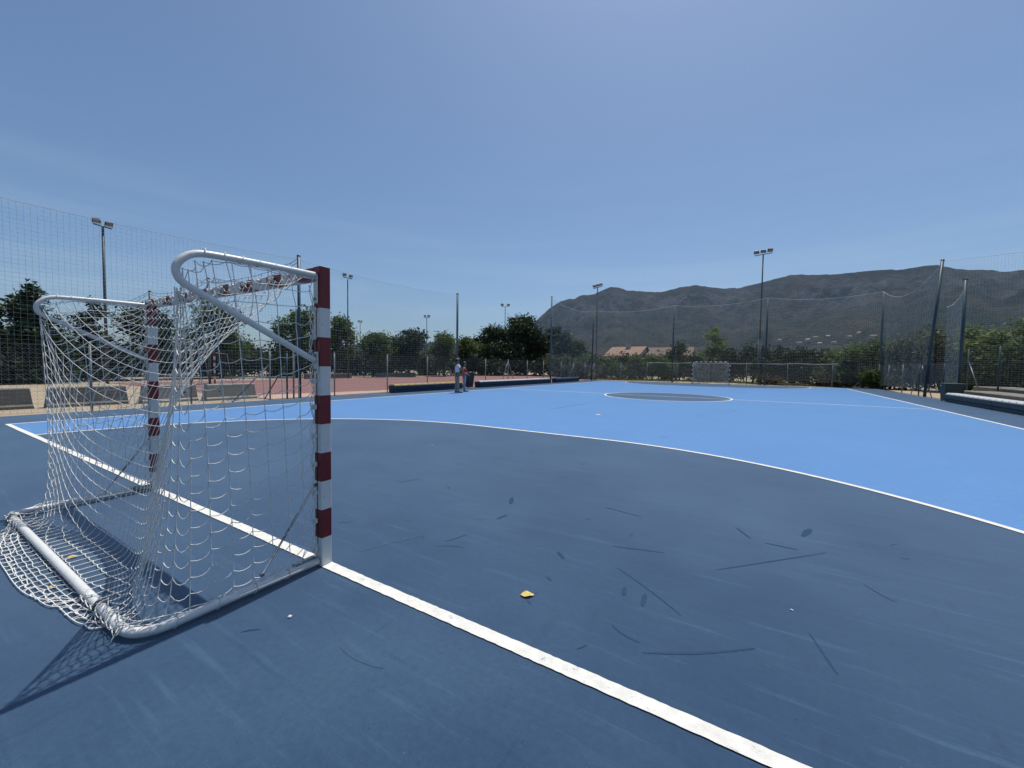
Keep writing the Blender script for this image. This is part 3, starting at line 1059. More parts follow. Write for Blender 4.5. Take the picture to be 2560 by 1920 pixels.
def simulate_net():
    """Hang the knotted goal net: cords resist stretching only, gravity pulls, tubes and ground hold it."""
    g = np.random.default_rng(3)
    NC, JR, NB, ND = 35, 9, 21, 9       # columns, roof rows, back rows, side columns
    LS = 20                              # side rows
    ids = {}
    pos = []
    chains = []
    groups = {}

    def node(key, p):
        if key not in ids:
            ids[key] = len(pos)
            pos.append(p)
        return ids[key]
    G = {1: np.array([1.54, -0.845, 1.80]), -1: np.array([-1.54, -0.845, 1.80])}
    # path of the edge column along the top tube down to the gathering point
    tube_y = np.array([-0.09, -0.2, -0.3, -0.4, -0.5, -0.6, -0.7, -0.78, -0.835, -0.845])
    tube_z = np.array([2.02, 2.02, 2.02, 2.02, 2.02, 2.02, 2.01, 1.99, 1.94, 1.82])
    pin = {}

    def M0(i, j):
        u = i / (NC - 1)
        x = -1.54 + 3.08 * u
        if j <= JR:
            return np.array([x, tube_y[j], tube_z[j] - 0.25 * math.sin(PI * u) * j / JR])
        k = j - JR
        z = 1.80 - 0.25 * math.sin(PI * u) - 0.1 * k
        y = -0.86 - 0.016 * k
        if z < 0.12:
            y = -1.10 - (0.12 - z) * 0.3
            z = 0.10 + 0.01 * (k % 2)
        return np.array([x, y, z])
    nj = JR + NB
    Mi = [[node(('m', i, j), M0(i, j)) for j in range(nj + 1)] for i in range(NC)]
    for i in range(NC):
        pin[Mi[i][0]] = np.array([-1.5 + 3.0 * i / (NC - 1), -0.10, 2.035 - 0.012 * (i % 2)])
    for s, i in ((-1, 0), (1, NC - 1)):
        for j in range(JR + 1):
            pin[Mi[i][j]] = np.array([s * 1.54, tube_y[j], tube_z[j] - 0.03])
        pin[Mi[i][JR]] = G[s]
        i2 = i + (1 if s < 0 else -1)
        pin[Mi[i2][JR]] = G[s] + np.array([-s * 0.02, 0.0, -0.01])
        i3 = i + (2 if s < 0 else -2)
        pin[Mi[i3][JR]] = G[s] + np.array([-s * 0.035, 0.0, -0.03])
        pin[Mi[i][JR + LS]] = np.array([s * 1.44, -1.04, 0.07])
    hem_x = [-1.54, -1.3, -0.9, -0.5, -0.25, 0.14, 0.41, 0.62, 0.74, 0.85, 1.54]
    hem_y = [-1.075, -1.08, -1.10, -1.19, -1.225, -1.23, -1.205, -1.165, -1.12, -1.08, -1.075]
    for i in range(NC):                 # the hem lies on the ground behind the tube, lashed to it near both ends
        x = max(-1.46, min(1.42, -1.54 + 3.08 * i / (NC - 1)))
        y = float(np.interp(x, hem_x, hem_y))
        if x < -1.2 or x > 0.8:
            pin[Mi[i][nj]] = np.array([x, -1.105, 0.045])
            pin[Mi[i][nj - 1]] = np.array([x, -1.075, 0.068])
        else:
            pin[Mi[i][nj]] = np.array([x + 0.012 * math.sin(i * 2.3), y + 0.012 * math.cos(i * 1.7), 0.009])
    # ties of the hem on the back tube
    for i, x in ((2, -1.40), (3, -1.33), (NC - 7, 1.0), (NC - 6, 1.04), (NC - 4, 1.2), (NC - 2, 1.36)):
        for j in (JR + 20, ):
            pin[Mi[i][j]] = np.array([x, -1.06 + 0.02 * (i % 2), 0.07])
    Si = {}
    for s in (-1, 1):
        ie = 0 if s < 0 else NC - 1
        A = []
        for k in range(ND):
            row = []
            for l in range(LS + 1):
                if k == ND - 1:
                    row.append(Mi[ie][JR + l])
                    continue
                f = k / (ND - 1)
                yt = -0.12 - 0.80 * f
                zt = 2.03 if k < 7 else 1.82
                yb = -0.14 - 0.86 * f
                t = l / LS
                p = np.array([s * (1.545 - 0.01 * t), yt + (yb - yt) * t, zt + (0.08 - zt) * t])
                n_ = node(('s', s, k, l), p)
                row.append(n_)
                if l == 0:
                    yy = [-0.12, -0.25, -0.38, -0.51, -0.63, -0.74, -0.81, -0.845][k]
                    zz = [2.03, 2.03, 2.03, 2.03, 2.025, 2.0, 1.94, 1.82][k] - 0.035
                    pin[n_] = np.array([s * 1.54, yy, zz])
                if k == 0 and l % 2 == 0:
                    pin[n_] = np.array([s * 1.54, -0.105, 2.0 - 1.92 * t])
                if l == LS and k in (1, 3, 5, 7):
                    pin[n_] = np.array([s * 1.535, -0.12 - 0.11 * k, 0.075])
            A.append(row)
        Si[s] = A

    def add_chain(nodes, rest, gname, late=None):
        seq = [nodes[0]]
        for a, b in zip(nodes[:-1], nodes[1:]):
            m_ = len(pos)
            pos.append((np.array(pos[a]) + np.array(pos[b])) / 2 + g.normal(size=3) * 0.004)
            seq += [m_, b]
        chains.append(seq)
        for q, (a, b) in enumerate(zip(seq[:-1], seq[1:])):
            groups.setdefault((gname, q % 2), []).append((a, b, (late if late and q >= 2 * JR else rest) / 2 * g.uniform(0.985, 1.02)))
    for j in range(nj + 1):
        add_chain([Mi[i][j] for i in range(NC)], 0.0985 if j < JR else 0.0985, 'mh')
    for i in range(NC):
        ed = min(i, NC - 1 - i) / 10
        add_chain(Mi[i], 0.1, 'mv', 0.0895 + 0.0045 * min(1, ed))
    for s in (-1, 1):
        for l in range(LS + 1):
            add_chain([Si[s][k][l] for k in range(ND)], 0.116, 'sh')
        for k in range(ND - 1):
            add_chain(Si[s][k], 0.099 - 0.0085 * max(0, (k - 3) / 5), 'sv')
    p = np.array(pos)
    n = len(p)
    wgt = np.ones(n)
    tgt = p.copy()
    for a, q in pin.items():
        wgt[a] = 0
        tgt[a] = q
    GR = []
    for e in groups.values():
        e = np.array(e)
        GR.append((e[:, 0].astype(int), e[:, 1].astype(int), e[:, 2]))
    pinned = np.array(list(pin.keys()))
    v = np.zeros_like(p)
    start = p[pinned].copy()
    dt = 0.02
    STEPS = 230
    for st in range(STEPS):
        f = min(1, st / 40)
        v[:, 2] -= 9.8 * dt
        v *= 0.94
        q = p + v * dt * wgt[:, None]
        q[pinned] = start + (tgt[pinned] - start) * f
        for it in range(14 if st < STEPS - 30 else 30):
            for a, b, rest in GR:
                d = q[b] - q[a]
                L_ = np.sqrt((d * d).sum(1)) + 1e-9
                ws = wgt[a] + wgt[b]
                c = np.where(L_ > rest, (L_ - rest) / L_, 0) / np.maximum(ws, 1e-6)
                q[a] += d * (c * wgt[a])[:, None]
                q[b] -= d * (c * wgt[b])[:, None]
            if it % 4 == 3 or it == 13:
                # back tube of the base frame along X at y=-1.07, z=.035
                dy, dz = q[:, 1] + 1.07, q[:, 2] - 0.035
                rr_ = np.hypot(dy, dz)
                hit = (rr_ < 0.031) & (np.abs(q[:, 0]) < 1.5) & (wgt > 0)
                sc = 0.031 / np.maximum(rr_, 1e-6)
                q[hit, 1] = -1.07 + (dy * sc)[hit]
                q[hit, 2] = 0.035 + (dz * sc)[hit]
                low = (q[:, 2] < 0.008) & (wgt > 0)
                q[low, 2] = 0.008
                q[low, :2] = p[low, :2] + (q[low, :2] - p[low, :2]) * 0.35
        v = (q - p) / dt
        sp_ = np.linalg.norm(v, axis=1, keepdims=True)
        v *= np.minimum(1, 3.0 / np.maximum(sp_, 1e-6))
        p = q
    return p, chains, [x for r_ in Mi for x in r_] + [x for s in (-1, 1) for r_ in Si[s] for x in r_]


def striped(mb, axis, a0, a1, cuts, first):
    """80 mm square bar from stacked segments; cuts are the colour changes."""
    h = 0.04
    c = 0.006
    sec = [(-h + c, -h), (h - c, -h), (h, -h + c), (h, h - c), (h - c, h), (-h + c, h), (-h, h - c), (-h, -h + c)]
    st = [a0] + list(cuts) + [a1]
    rings = []
    for q in st:
        for x, y in sec:
            rings.append((x, y - 0.04, q) if axis == 'z' else (q, y - 0.04, x + 2.04))
    fs = []
    n = len(mb.v)
    mb.v += rings
    for i in range(len(st) - 1):
        for k in range(8):
            j = (k + 1) % 8
            f = [n + i * 8 + k, n + i * 8 + j, n + i * 8 + 8 + j, n + i * 8 + 8 + k]
            mb.f.append(f if axis == 'z' else f[::-1])
            mb.mi.append((first + i) % 2)
            mb.sm.append(False)
    lo, hi = [n + k for k in range(8)], [n + (len(st) - 1) * 8 + k for k in range(8)]
    mb.f += [lo[::-1] if axis == 'z' else lo, hi if axis == 'z' else hi[::-1]]
    mb.mi += [first % 2, (first + len(st) - 2) % 2]
    mb.sm += [False, False]


def bend(pts, rad, n=7):
    """Round the corners of a polyline."""
    pts = [Vector(p) for p in pts]
    out = [pts[0]]
    for a, b, c in zip(pts[:-2], pts[1:-1], pts[2:]):
        d1, d2 = (a - b).normalized(), (c - b).normalized()
        ang = d1.angle(d2)
        t = min(rad / math.tan(ang / 2), (a - b).length * .9, (c - b).length * .9)
        p, q = b + d1 * t, b + d2 * t
        for i in range(n + 1):
            u = i / n
            out.append(p * (1 - u) ** 2 + b * 2 * u * (1 - u) + q * u * u)
    out.append(pts[-1])
    return out


def spline(P_, n=6):
    P_ = [Vector(p) for p in P_]
    out = []
    for i in range(len(P_) - 1):
        a, b, c, d = P_[max(i - 1, 0)], P_[i], P_[i + 1], P_[min(i + 2, len(P_) - 1)]
        for k_ in range(n):
            t = k_ / n
            out.append(0.5 * ((2 * b) + (c - a) * t + (2 * a - 5 * b + 4 * c - d) * t * t + (3 * b - a - 3 * c + d) * t ** 3))
    return out + [P_[-1]]


NP, NCH, NKN = simulate_net()


def make_goal(name, label, loc, rz, stripe, netm, nr=NET_R):
    t = thing(name, label, 'goal', loc, rz)
    mats = [M['white'], stripe]
    zc = [0.2 * i for i in range(1, 10)]
    for s in (-1, 1):
        mb = MB()
        striped(mb, 'z', 0.0, 2.08, zc, 0)
        me_ = mb.mesh('post', mats)
        me_.transform(Matrix.Translation((s * 1.54, 0, 0)))
        link('post', me_, t)
    mb = MB()
    xc = [-1.3 + 0.2 * i for i in range(14)]
    striped(mb, 'x', -1.4995, 1.4995, xc, 1)
    mb.build('crossbar', mats, t)
    # base frame: one bent tube on the ground
    mb = MB()
    mb.tube(bend([(-1.54, -0.085, 0.033), (-1.54, -1.07, 0.033), (1.54, -1.07, 0.033), (1.54, -0.085, 0.033)], 0.17, 9), 0.0255, 14)
    base = mb.build('base_frame', M['white'], t)
    for s in (-1, 1):
        mb = MB()
        mb.tube([(s * 1.54 - 0.02 * s, -0.10, 0.045), (s * 1.54 - 0.02 * s, -0.24, 0.045)], 0.029, 14)
        mb.build('clamp', M['galv'], base)
    # upper loops
    for s in (-1, 1):
        mb = MB()
        x = s * 1.54
        pts = spline([(x, y_, z_) for y_, z_ in ((-0.083, 2.022), (-0.28, 2.021), (-0.47, 2.019), (-0.66, 2.014), (-0.765, 2.004), (-0.825, 1.972), (-0.861, 1.92), (-0.856, 1.865), (-0.81, 1.822), (-0.64, 1.732), (-0.35, 1.575), (-0.094, 1.437))])
        mb.tube(pts, 0.0195, 12)
        lp = mb.build('upper_loop', M['white'], t)
        for z0_, z1_ in ((1.83, 2.02), (1.35, 1.50)):
            mb = MB()
            mb.box(x - 0.022, x + 0.022, -0.09, -0.0815, z0_, z1_, 0, 0.002)
            mb.build('bracket', M['white'], lp)
        for z in (1.86, 1.985, 1.375, 1.475):
            mb = MB()
            mb.tube([(x, -0.0895, z), (x, -0.098, z)], 0.009, 6)
            mb.build('bolt', M['steel'], lp)
        # flat diagonal brace from base tube to post
        mb = MB()
        xi = x - s * 0.02
        vs = [(xi - .003, -0.09, .56), (xi - .003, -0.09, .585), (xi - .003, -0.44, .085), (xi - .003, -0.465, .068)]
        vs += [(v[0] + .006, v[1], v[2]) for v in vs]
        mb.add(vs, [(0, 1, 2, 3), (7, 6, 5, 4), (0, 4, 5, 1), (1, 5, 6, 2), (2, 6, 7, 3), (3, 7, 4, 0)])
        br = mb.build('diagonal_brace', M['white'], t)
        mb = MB()
        mb.tube([(xi - .012, -0.448, .085), (xi + .012, -0.448, .085)], 0.011, 6)
        mb.build('bolt', M['steel'], br)
        mb = MB()
        mb.tube([(xi, -0.08, .57), (xi, -0.1, .57)], 0.012, 6)
        mb.build('bolt', M['steel'], br)
        # black seam of the net rail on the back of the post
        mb = MB()
        mb.box(x - s * 0.004 - 0.003, x - s * 0.004 + 0.003, -0.0822, -0.0802, 0.15, 1.82)
        mb.build('net_rail', M['hole'], t)
    # net clips
    mb = MB()
    mb.box(-0.013, 0.013, -0.024, 0.0, -0.018, 0.018, 0, 0.004)
    mb.tube([(0, -0.02, -0.014), (0, -0.036, -0.006), (0, -0.036, 0.012)], 0.006, 6)
    cm = mb.mesh('net_clip', M['clip'])
    for s in (-1, 1):
        for z in (0.12, 0.32, 0.52, 0.72, 0.92, 1.12, 1.3, 1.6, 1.79):
            c = link('net_clip', cm, t)
            c.location = (s * 1.54 - s * 0.01, -0.081, z)
    for i in range(15):
        c = link('net_clip', cm, t)
        c.location = (-1.4 + 0.2 * i, -0.081, 2.045)
    # rubber rings holding the hem on the back tube
    for x in (1.03, -1.36):
        mb = MB()
        a = [(x, -1.07 + 0.031 * math.cos(q), 0.033 + 0.031 * math.sin(q)) for q in np.linspace(0, 2 * PI, 17)]
        mb.tube([(p_[0] + 0.012 * math.sin(k_), p_[1], p_[2]) for k_, p_ in enumerate(a)], 0.009, 6)
        mb.build('tie_ring', M['rubber'], t)
    # net with knots, and the edge cord that lashes it to the frame
    ch = []
    for c in NCH:
        q = NP[c]
        A_, m_, B_ = q[0:-1:2], q[1::2], q[2::2]
        c_ = 2 * m_ - (A_ + B_) / 2
        segs = [A_ * (1 - u) ** 2 + c_ * 2 * u * (1 - u) + B_ * u * u for u in (0, .25, .5, .75)]
        ch.append(np.concatenate([np.stack(segs, 1).reshape(-1, 3), q[-1:]]))
    net = link('net', cord_mesh('net', ch, nr, 5), t, netm)
    for s in (-1, 1):
        lash = []
        x = s * 1.54
        for y in np.linspace(-0.17, -0.74, 7):
            q = np.linspace(0, 2 * PI, 13)
            lash.append(np.stack([x + 0.0225 * np.cos(q), y + 0.008 * np.sin(q), 2.018 + 0.0225 * np.sin(q)], -1))
        # spare cord bunched at the loop tail
        for k_ in range(3 if s > 0 else 0):
            zt = np.linspace(1.81, 1.62 + .05 * k_, 14)
            lash.append(np.stack([x - s * (0.01 + 0.012 * k_) + 0.006 * np.sin(zt * 40 + k_), -0.855 - 0.012 * np.cos(k_ * 2) - (1.81 - zt) * (0.02 + .02 * k_), zt], -1))
        yy = np.linspace(-0.2, -0.98, 40)
        lash.append(np.stack([x + 0.012 * np.sin(yy * 30), yy, 0.068 + 0.012 * np.cos(yy * 23)], -1))
        for y in np.linspace(-0.3, -0.9, 4):
            q = np.linspace(0, 2 * PI, 13)
            lash.append(np.stack([x + 0.029 * np.cos(q), y + 0.01 * np.sin(q), 0.033 + 0.029 * np.sin(q)], -1))
        zz = np.linspace(0.1, 1.95, 60)
        lash.append(np.stack([x - s * 0.012 + 0 * zz, -0.112 + 0.014 * np.sin(zz * 31.4), zz], -1))
        link('lashing', cord_mesh('lashing', lash, 0.0032, 6), net, netm)
    kp = NP[np.array(NKN)]
    o6 = np.array([(1, 0, 0), (-1, 0, 0), (0, 1, 0), (0, -1, 0), (0, 0, 1), (0, 0, -1)]) * 0.0062
    f8 = np.array([(0, 2, 4), (2, 1, 4), (1, 3, 4), (3, 0, 4), (2, 0, 5), (1, 2, 5), (3, 1, 5), (0, 3, 5)])
    V_ = (kp[:, None, :] + o6[None]).reshape(-1, 3)
    F_ = (f8[None] + 6 * np.arange(len(kp))[:, None, None]).reshape(-1, 3)
    link('knots', np_mesh('knots', V_, F_, True), net, netm)
    return t


make_goal('handball_goal', 'near red and white striped goal with sagging white net', (0, 0, 0.004), 0, M['red'], M['cord'])
far_net = mat('far_net_cord', (0.55, 0.56, 0.55), 0.8)
make_goal('handball_goal', 'far goal with shade-darkened red and white stripes at the other end of the court', (0.05, CL, 0.012), PI, M['black'], far_net, 0.0042)

# two goals of the red court, simple frames with hanging nets
def court_goal(label, loc, rz, stripe):
    t = thing('handball_goal', label, 'goal', loc, rz)
    for s in (-1, 1):
        mb = MB()
        striped(mb, 'z', 0.0, 2.08, [0.2 * i for i in range(1, 10)], 0)
        me_ = mb.mesh('post', [M['clip'], stripe])
        me_.transform(Matrix.Translation((s * 1.54, 0, 0)))
        link('post', me_, t)
    mb = MB()
    striped(mb, 'x', -1.4995, 1.4995, [-1.3 + 0.2 * i for i in range(14)], 1)
    mb.build('crossbar', [M['clip'], stripe], t)
    mb = MB()
    mb.tube(bend([(-1.54, -0.085, 0.033), (-1.54, -1.0, 0.033), (1.54, -1.0, 0.033), (1.54, -0.085, 0.033)], 0.15, 5), 0.03, 8)
    for s in (-1, 1):
        mb.tube([(s * 1.54, -.08, 2.0), (s * 1.54, -.7, 1.95), (s * 1.54, -1.0, .03)], 0.02, 6)
    mb.build('rear_frame', M['galv'], t)
    return t


court_goal('goal of the red court nearest the blue court corner, dull red stripes, behind concrete blocks', (-25.0, 9.4, -0.04), PI, M['red'])
court_goal('small distant striped goal at the far end of the red court, behind the long bench', (-22.6, 57.2, -0.04), 0, M['red'])


# ------------------------------------------------------------------ nets and fences
def net_sheet(stations, cell, r, low=0.12, fold=0.03, seed=1, sag=0.0, foldlow=0.0):
    """Ball-stop net between stations (x, y, ztop[, sag to the next])."""
    g = np.random.default_rng(seed)
    px, py, pz = [], [], []
    for A, B in zip(stations[:-1], stations[1:]):
        L_ = math.hypot(B[0] - A[0], B[1] - A[1])
        n = max(2, int(round(L_ / cell)))
        t = np.arange(n) / n
        sg = A[3] if len(A) > 3 else sag
        px.append(A[0] + (B[0] - A[0]) * t)
        py.append(A[1] + (B[1] - A[1]) * t)
        pz.append(A[2] + (B[2] - A[2]) * t - sg * 4 * t * (1 - t))
    px, py, pz = [np.append(np.concatenate(q), [s_]) for q, s_ in zip((px, py, pz), stations[-1][:3])]
    nr = int(round((np.mean(pz) - low) / cell))
    dx, dy = np.gradient(px), np.gradient(py)
    ln = np.hypot(dx, dy)
    nx, ny = -dy / ln, dx / ln
    s = np.cumsum(ln)
    t = np.linspace(0, 1, nr + 1)
    Z = low + (pz[:, None] - low) * t[None, :]
    ph = (np.sin(s * 1.1 + 2 * np.sin(s * .37)) * 0.6 + np.sin(s * 2.9 + 1) * 0.25)[:, None]
    amp = fold * np.sin(PI * t)[None, :] + foldlow * np.clip(1 - t * 3, 0, 1)[None, :]
    D = ph * amp + 0.12 * cell * g.normal(size=Z.shape)
    Z = Z - 0.5 * foldlow * np.clip(1 - t * 3, 0, 1)[None, :] * np.sin(s * 4.4)[:, None] * 0.6 + 0.05 * cell * g.normal(size=Z.shape)
    X = px[:, None] + nx[:, None] * D
    Y = py[:, None] + ny[:, None] * D
    PP = np.stack([X, Y, Z], -1)
    ch = [PP[:, k] for k in range(nr + 1)] + [PP[i_] for i_ in range(len(px))]
    top = [PP[:, -1]]
    return ch, top


def pole_mesh(mb, p, q, r, cap=True, n=10):
    mb.tube([p, q], r, n)
    if cap:
        q = Vector(q)
        d = (q - Vector(p)).normalized()
        mb.tube([q - d * 0.06, q + d * 0.012], r * 1.18, n)


def chain_link(x0, y0, x1, y1, z0, z1, step, r=0.0018):
    L_ = math.hypot(x1 - x0, y1 - y0)
    ux, uy = (x1 - x0) / L_, (y1 - y0) / L_
    h = z1 - z0
    ch = []
    d = -h
    while d < L_:
        for sg in (1, -1):
            a, b = (d, d + h)
            za, zb = (z0, z1) if sg > 0 else (z1, z0)
            if a < 0:
                za += (zb - za) * (-a / h)
                a = 0
            if b > L_:
                zb = za + (zb - za) * ((L_ - a) / (b - a))
                b = L_
            if b - a > 0.02:
                ch.append([(x0 + ux * a, y0 + uy * a, za), (x0 + ux * b, y0 + uy * b, zb)])
        d += step
    for z in (z0 + 0.03, (z0 + z1) / 2, z1 - 0.03):
        ch.append([(x0, y0, z), (x1, y1, z)])
    return ch


G0 = -0.06
# left tall ball net
t = thing('ball_net_fence', 'tall see-through ball net on the left touchline behind the near goal', 'net fence', (0, 0, 0))
st = [(-11.98, -16.0, 5.62, .25), (-11.98, -4.0, 5.6, .22), (-11.98, 7.78, 5.62, .2), (-12.05, 18.0, 5.75)]
ch, tp = net_sheet(st, 0.115, 0.003, 0.02, 0.05, 4, foldlow=0.03)
link('net', cord_mesh('net', ch, 0.0020, 3), t, M['netgrey'])
link('top_rope', cord_mesh('top_rope', tp, 0.008, 4), t, M['netgrey'])
for x, y, h, r in ((-12.0, -4.0, 5.75, .06), (-11.95, 7.8, 5.76, .06), (-12.12, 18.03, 5.86, .065)):
    mb = MB()
    pole_mesh(mb, (x, y, G0), (x, y, h), r)
    mb.build('pole', M['pole'], t)

# line of poles with a slack cable that leaves the left net towards the trees
t = thing('cable_fence', 'slack cable with net remnants strung from pole to pole away to the left', 'cable fence', (0, 0, 0))
for x in (-20.2, -28.0):
    mb = MB()
    pole_mesh(mb, (x, 7.9, G0), (x, 7.9, 5.72), .06)
    mb.build('pole', M['pole'], t)
ch = []
for a, b in ((-11.95, -20.2), (-20.2, -28.0), (-28.0, -38.0)):
    u = np.linspace(0, 1, 24)
    for q in range(2):
        ch.append(np.stack([a + (b - a) * u, 7.85 + 0 * u, 5.66 - q * 0.13 - (0.35 + .1 * q) * 4 * u * (1 - u) + 0.02 * np.sin(u * 60)], -1))
    for uu in np.linspace(0.08, 0.92, 13):
        x = a + (b - a) * uu
        z = 5.66 - 0.35 * 4 * uu * (1 - uu)
        l = rnd.uniform(0.05, 0.16)
        ch.append(np.array([(x, 7.85, z), (x + .02, 7.86, z - l * .5), (x - .015, 7.85, z - l)]))
link('cable', cord_mesh('cable', ch, 0.011, 4), t, M['pole'])

# left chain-link fence
t = thing('chain_link_fence', 'waist high grey chain-link fence along the left edge of the blue court', 'fence', (0, 0, 0))
PY = [-7.2, -4.2, -1.2, 1.77, 4.15, 6.71, 9.5, 12.5, 15.4, 18.2, 21.1, 24.0, 26.9, 29.75, 33.4, 36.4, 39.4, 42.3]
for y in PY:
    mb = MB()
    pole_mesh(mb, (-12.12, y, G0), (-12.12, y, 1.93), 0.03, True, 8)
    mb.build('post', M['galv'], t)
for a, b in (((-12.12, 5.35, G0), (-12.12, 6.68, 1.35)), ((-12.12, 23.0, G0), (-12.12, 24.0, 1.85)), ((-12.12, 25.0, G0), (-12.12, 24.0, 1.85)),
             ((-12.12, 40.4, G0), (-12.12, 42.3, 1.8)), ((-12.12, 35.2, G0), (-12.12, 36.35, 1.7)), ((-12.12, 37.6, G0), (-12.12, 36.45, 1.7))):
    mb = MB()
    mb.tube([a, b], 0.022, 7)
    mb.build('brace', M['galv'], t)
ch = chain_link(-12.12, -7.2, -12.12, 6.71, 0.0, 1.86, 0.085) + chain_link(-12.12, 8.6, -12.12, 42.3, 0.0, 1.88, 0.1)
link('wire_mesh', cord_mesh('wire_mesh', ch, 0.0012, 3, False), t, M['wire'])

# gate posts in the gap of the left fence
t = thing('gate_frame', 'open gate frame of dark posts with a diagonal stay beside the tall corner pole', 'gate', (0, 0, 0))
for x, y, m_ in ((-12.2, 7.42, 'pole'), (-12.08, 7.62, 'galv')):
    mb = MB()
    pole_mesh(mb, (x, y, G0), (x, y, 1.88), 0.035, True, 8)
    mb.build('post', M[m_], t)
mb = MB()
mb.tube([(-13.1, 7.0, G0), (-12.3, 7.38, 1.3)], 0.025, 7)
mb.build('brace', M['pole'], t)

# far chain-link fence with a pale top rail
t = thing('chain_link_fence', 'far chain-link fence with a pale top rail behind the far goal', 'fence', (0, 0, 0))
for x in (-9.1, -6.3, -3.3, -0.4, 2.8, 6.0, 9.2, 12.2):
    mb = MB()
    pole_mesh(mb, (x, 42.3, G0), (x, 42.3, 2.0), 0.03, True, 8)
    mb.build('post', M['galv'], t)
mb = MB()
mb.tube([(x, 42.3, 1.96 + 0.03 * math.sin(x * 2.1) - (0.02 if i_ % 2 else 0)) for i_, x in enumerate(np.linspace(-6.3, 9.6, 40))], 0.036, 8)
mb.build('top_rail', mat('pale_rail', (0.30, 0.31, 0.28), 0.8, 0.2, 3), t)
mb = MB()
mb.tube([(12.0, 42.2, 1.6), (10.5, 42.25, G0)], 0.03, 7)
mb.build('brace', M['galv'], t)
ch = chain_link(-12.12, 42.3, 12.2, 42.3, 0.45, 1.95, 0.14)
link('wire_mesh', cord_mesh('wire_mesh', ch, 0.0026, 3, False), t, M['wire'])

# right chain-link fence and its black sheet
t = thing('chain_link_fence', 'chain-link fence on the right touchline between corner net and bleacher', 'fence', (0, 0, 0))
for y in (39.2, 35.6, 32.1, 28.2):
    mb = MB()
    pole_mesh(mb, (12.2, y, G0), (12.2, y, 1.93), 0.033, True, 8)
    mb.build('post', M['pole' if y < 33 else 'galv'], t)
for a, b in (((12.3, 30.2, G0), (12.25, 31.9, 1.75)), ((12.2, 33.6, G0), (12.2, 32.2, 1.75))):
    mb = MB()
    mb.tube([a, b], 0.024, 7)
    mb.build('brace', M['galv'], t)
ch = chain_link(12.2, 42.2, 12.2, 27.0, 0.3, 1.88, 0.12)
link('wire_mesh', cord_mesh('wire_mesh', ch, 0.0022, 3, False), t, M['wire'])
t = thing('fabric_sheet', 'black fabric sheet tied to the right fence behind the leaning pole', 'sheet', (0, 0, 0))
vs, fs = [], []
for i_ in range(13):
    for k_ in range(9):
        y = 30.0 + 1.75 * i_ / 12
        z = 0.72 + 1.12 * k_ / 8
        vs.append((12.245 + 0.02 * math.sin(i_ * 1.3) * math.sin(k_ * .6 + .4), y, z - 0.02 * math.sin(i_ * 1.05) * (k_ == 8)))
for i_ in range(12):
    for k_ in range(8):
        a = i_ * 9 + k_
        fs.append((a, a + 9, a + 10, a + 1))
n0 = len(vs)
vs += [(v_[0] + 0.006, v_[1], v_[2]) for v_ in vs]
fs += [tuple(n0 + q for q in f[::-1]) for f in fs]
mb = MB()
mb.add(vs, fs, 0, True)
mb.build('cloth', M['binblack'], t)
for y in (30.05, 30.9, 31.7):
    for z in (0.75, 1.8):
        mb = MB()
        mb.tube([(12.2, y, z), (12.26, y, z)], 0.008, 5)
        mb.build('tie', M['clip'], t)

# far and right tall ball nets
t = thing('ball_net_fence', 'tall ball net on dark poles behind the far goal line and round the right corner', 'net fence', (0, 0, 0))
st = [(-11.7, 30.3, 7.35, .45), (-11.55, 39.9, 7.45, .35), (-3.85, 42.6, 7.85, .35), (4.25, 43.2, 8.1, .35), (12.25, 42.5, 7.9, 1.0), (12.5, 30.9, 7.5)]
ch, tp = net_sheet(st, 0.125, 0.004, 0.35, 0.06, 8, foldlow=0.10)
link('net', cord_mesh('net', ch, 0.0036, 3), t, M['netgreen'])
link('top_rope', cord_mesh('top_rope', tp, 0.012, 4), t, M['netgrey'])
for p, q, r, m_ in (((-11.7, 30.3, G0), (-11.7, 30.3, 7.5), .07, 'polelt'), ((-11.5, 39.8, G0), (-11.4, 39.8, 7.5), .07, 'pole'), ((-3.85, 42.7, G0), (-3.85, 42.7, 7.95), .07, 'pole'),
                    ((4.29, 43.3, G0), (4.29, 43.3, 8.2), .08, 'pole'), ((12.3, 42.6, G0), (12.3, 42.6, 8.0), .08, 'pole'), ((12.12, 30.7, G0), (12.6, 30.95, 7.79), .075, 'pole')):
    mb = MB()
    pole_mesh(mb, p, q, r)
    mb.build('pole', M[m_], t)
for a, b in (((-11.5, 38.4, G0), (-11.5, 39.8, 2.1)), ((-11.5, 41.3, G0), (-11.5, 39.8, 2.1))):
    mb = MB()
    mb.tube([a, b], 0.025, 7)
    mb.build('brace', M['galv'], t)

t = thing('ball_net_fence', 'wide ball net at the right edge stretched to the right from the leaning pole', 'net fence', (0, 0, 0))
st = [(12.62, 31.0, 7.70, .12), (27.0, 27.6, 8.1)]
ch, tp = net_sheet(st, 0.12, 0.004, 0.8, 0.05, 9, foldlow=0.02)
link('net', cord_mesh('net', ch, 0.0023, 3), t, M['netgreen'])
link('top_rope', cord_mesh('top_rope', tp, 0.006, 4), t, M['netgreen'])
mb = MB()
pole_mesh(mb, (27.05, 27.6, G0), (27.05, 27.6, 8.2), .08)
mb.build('pole', M['pole'], t)

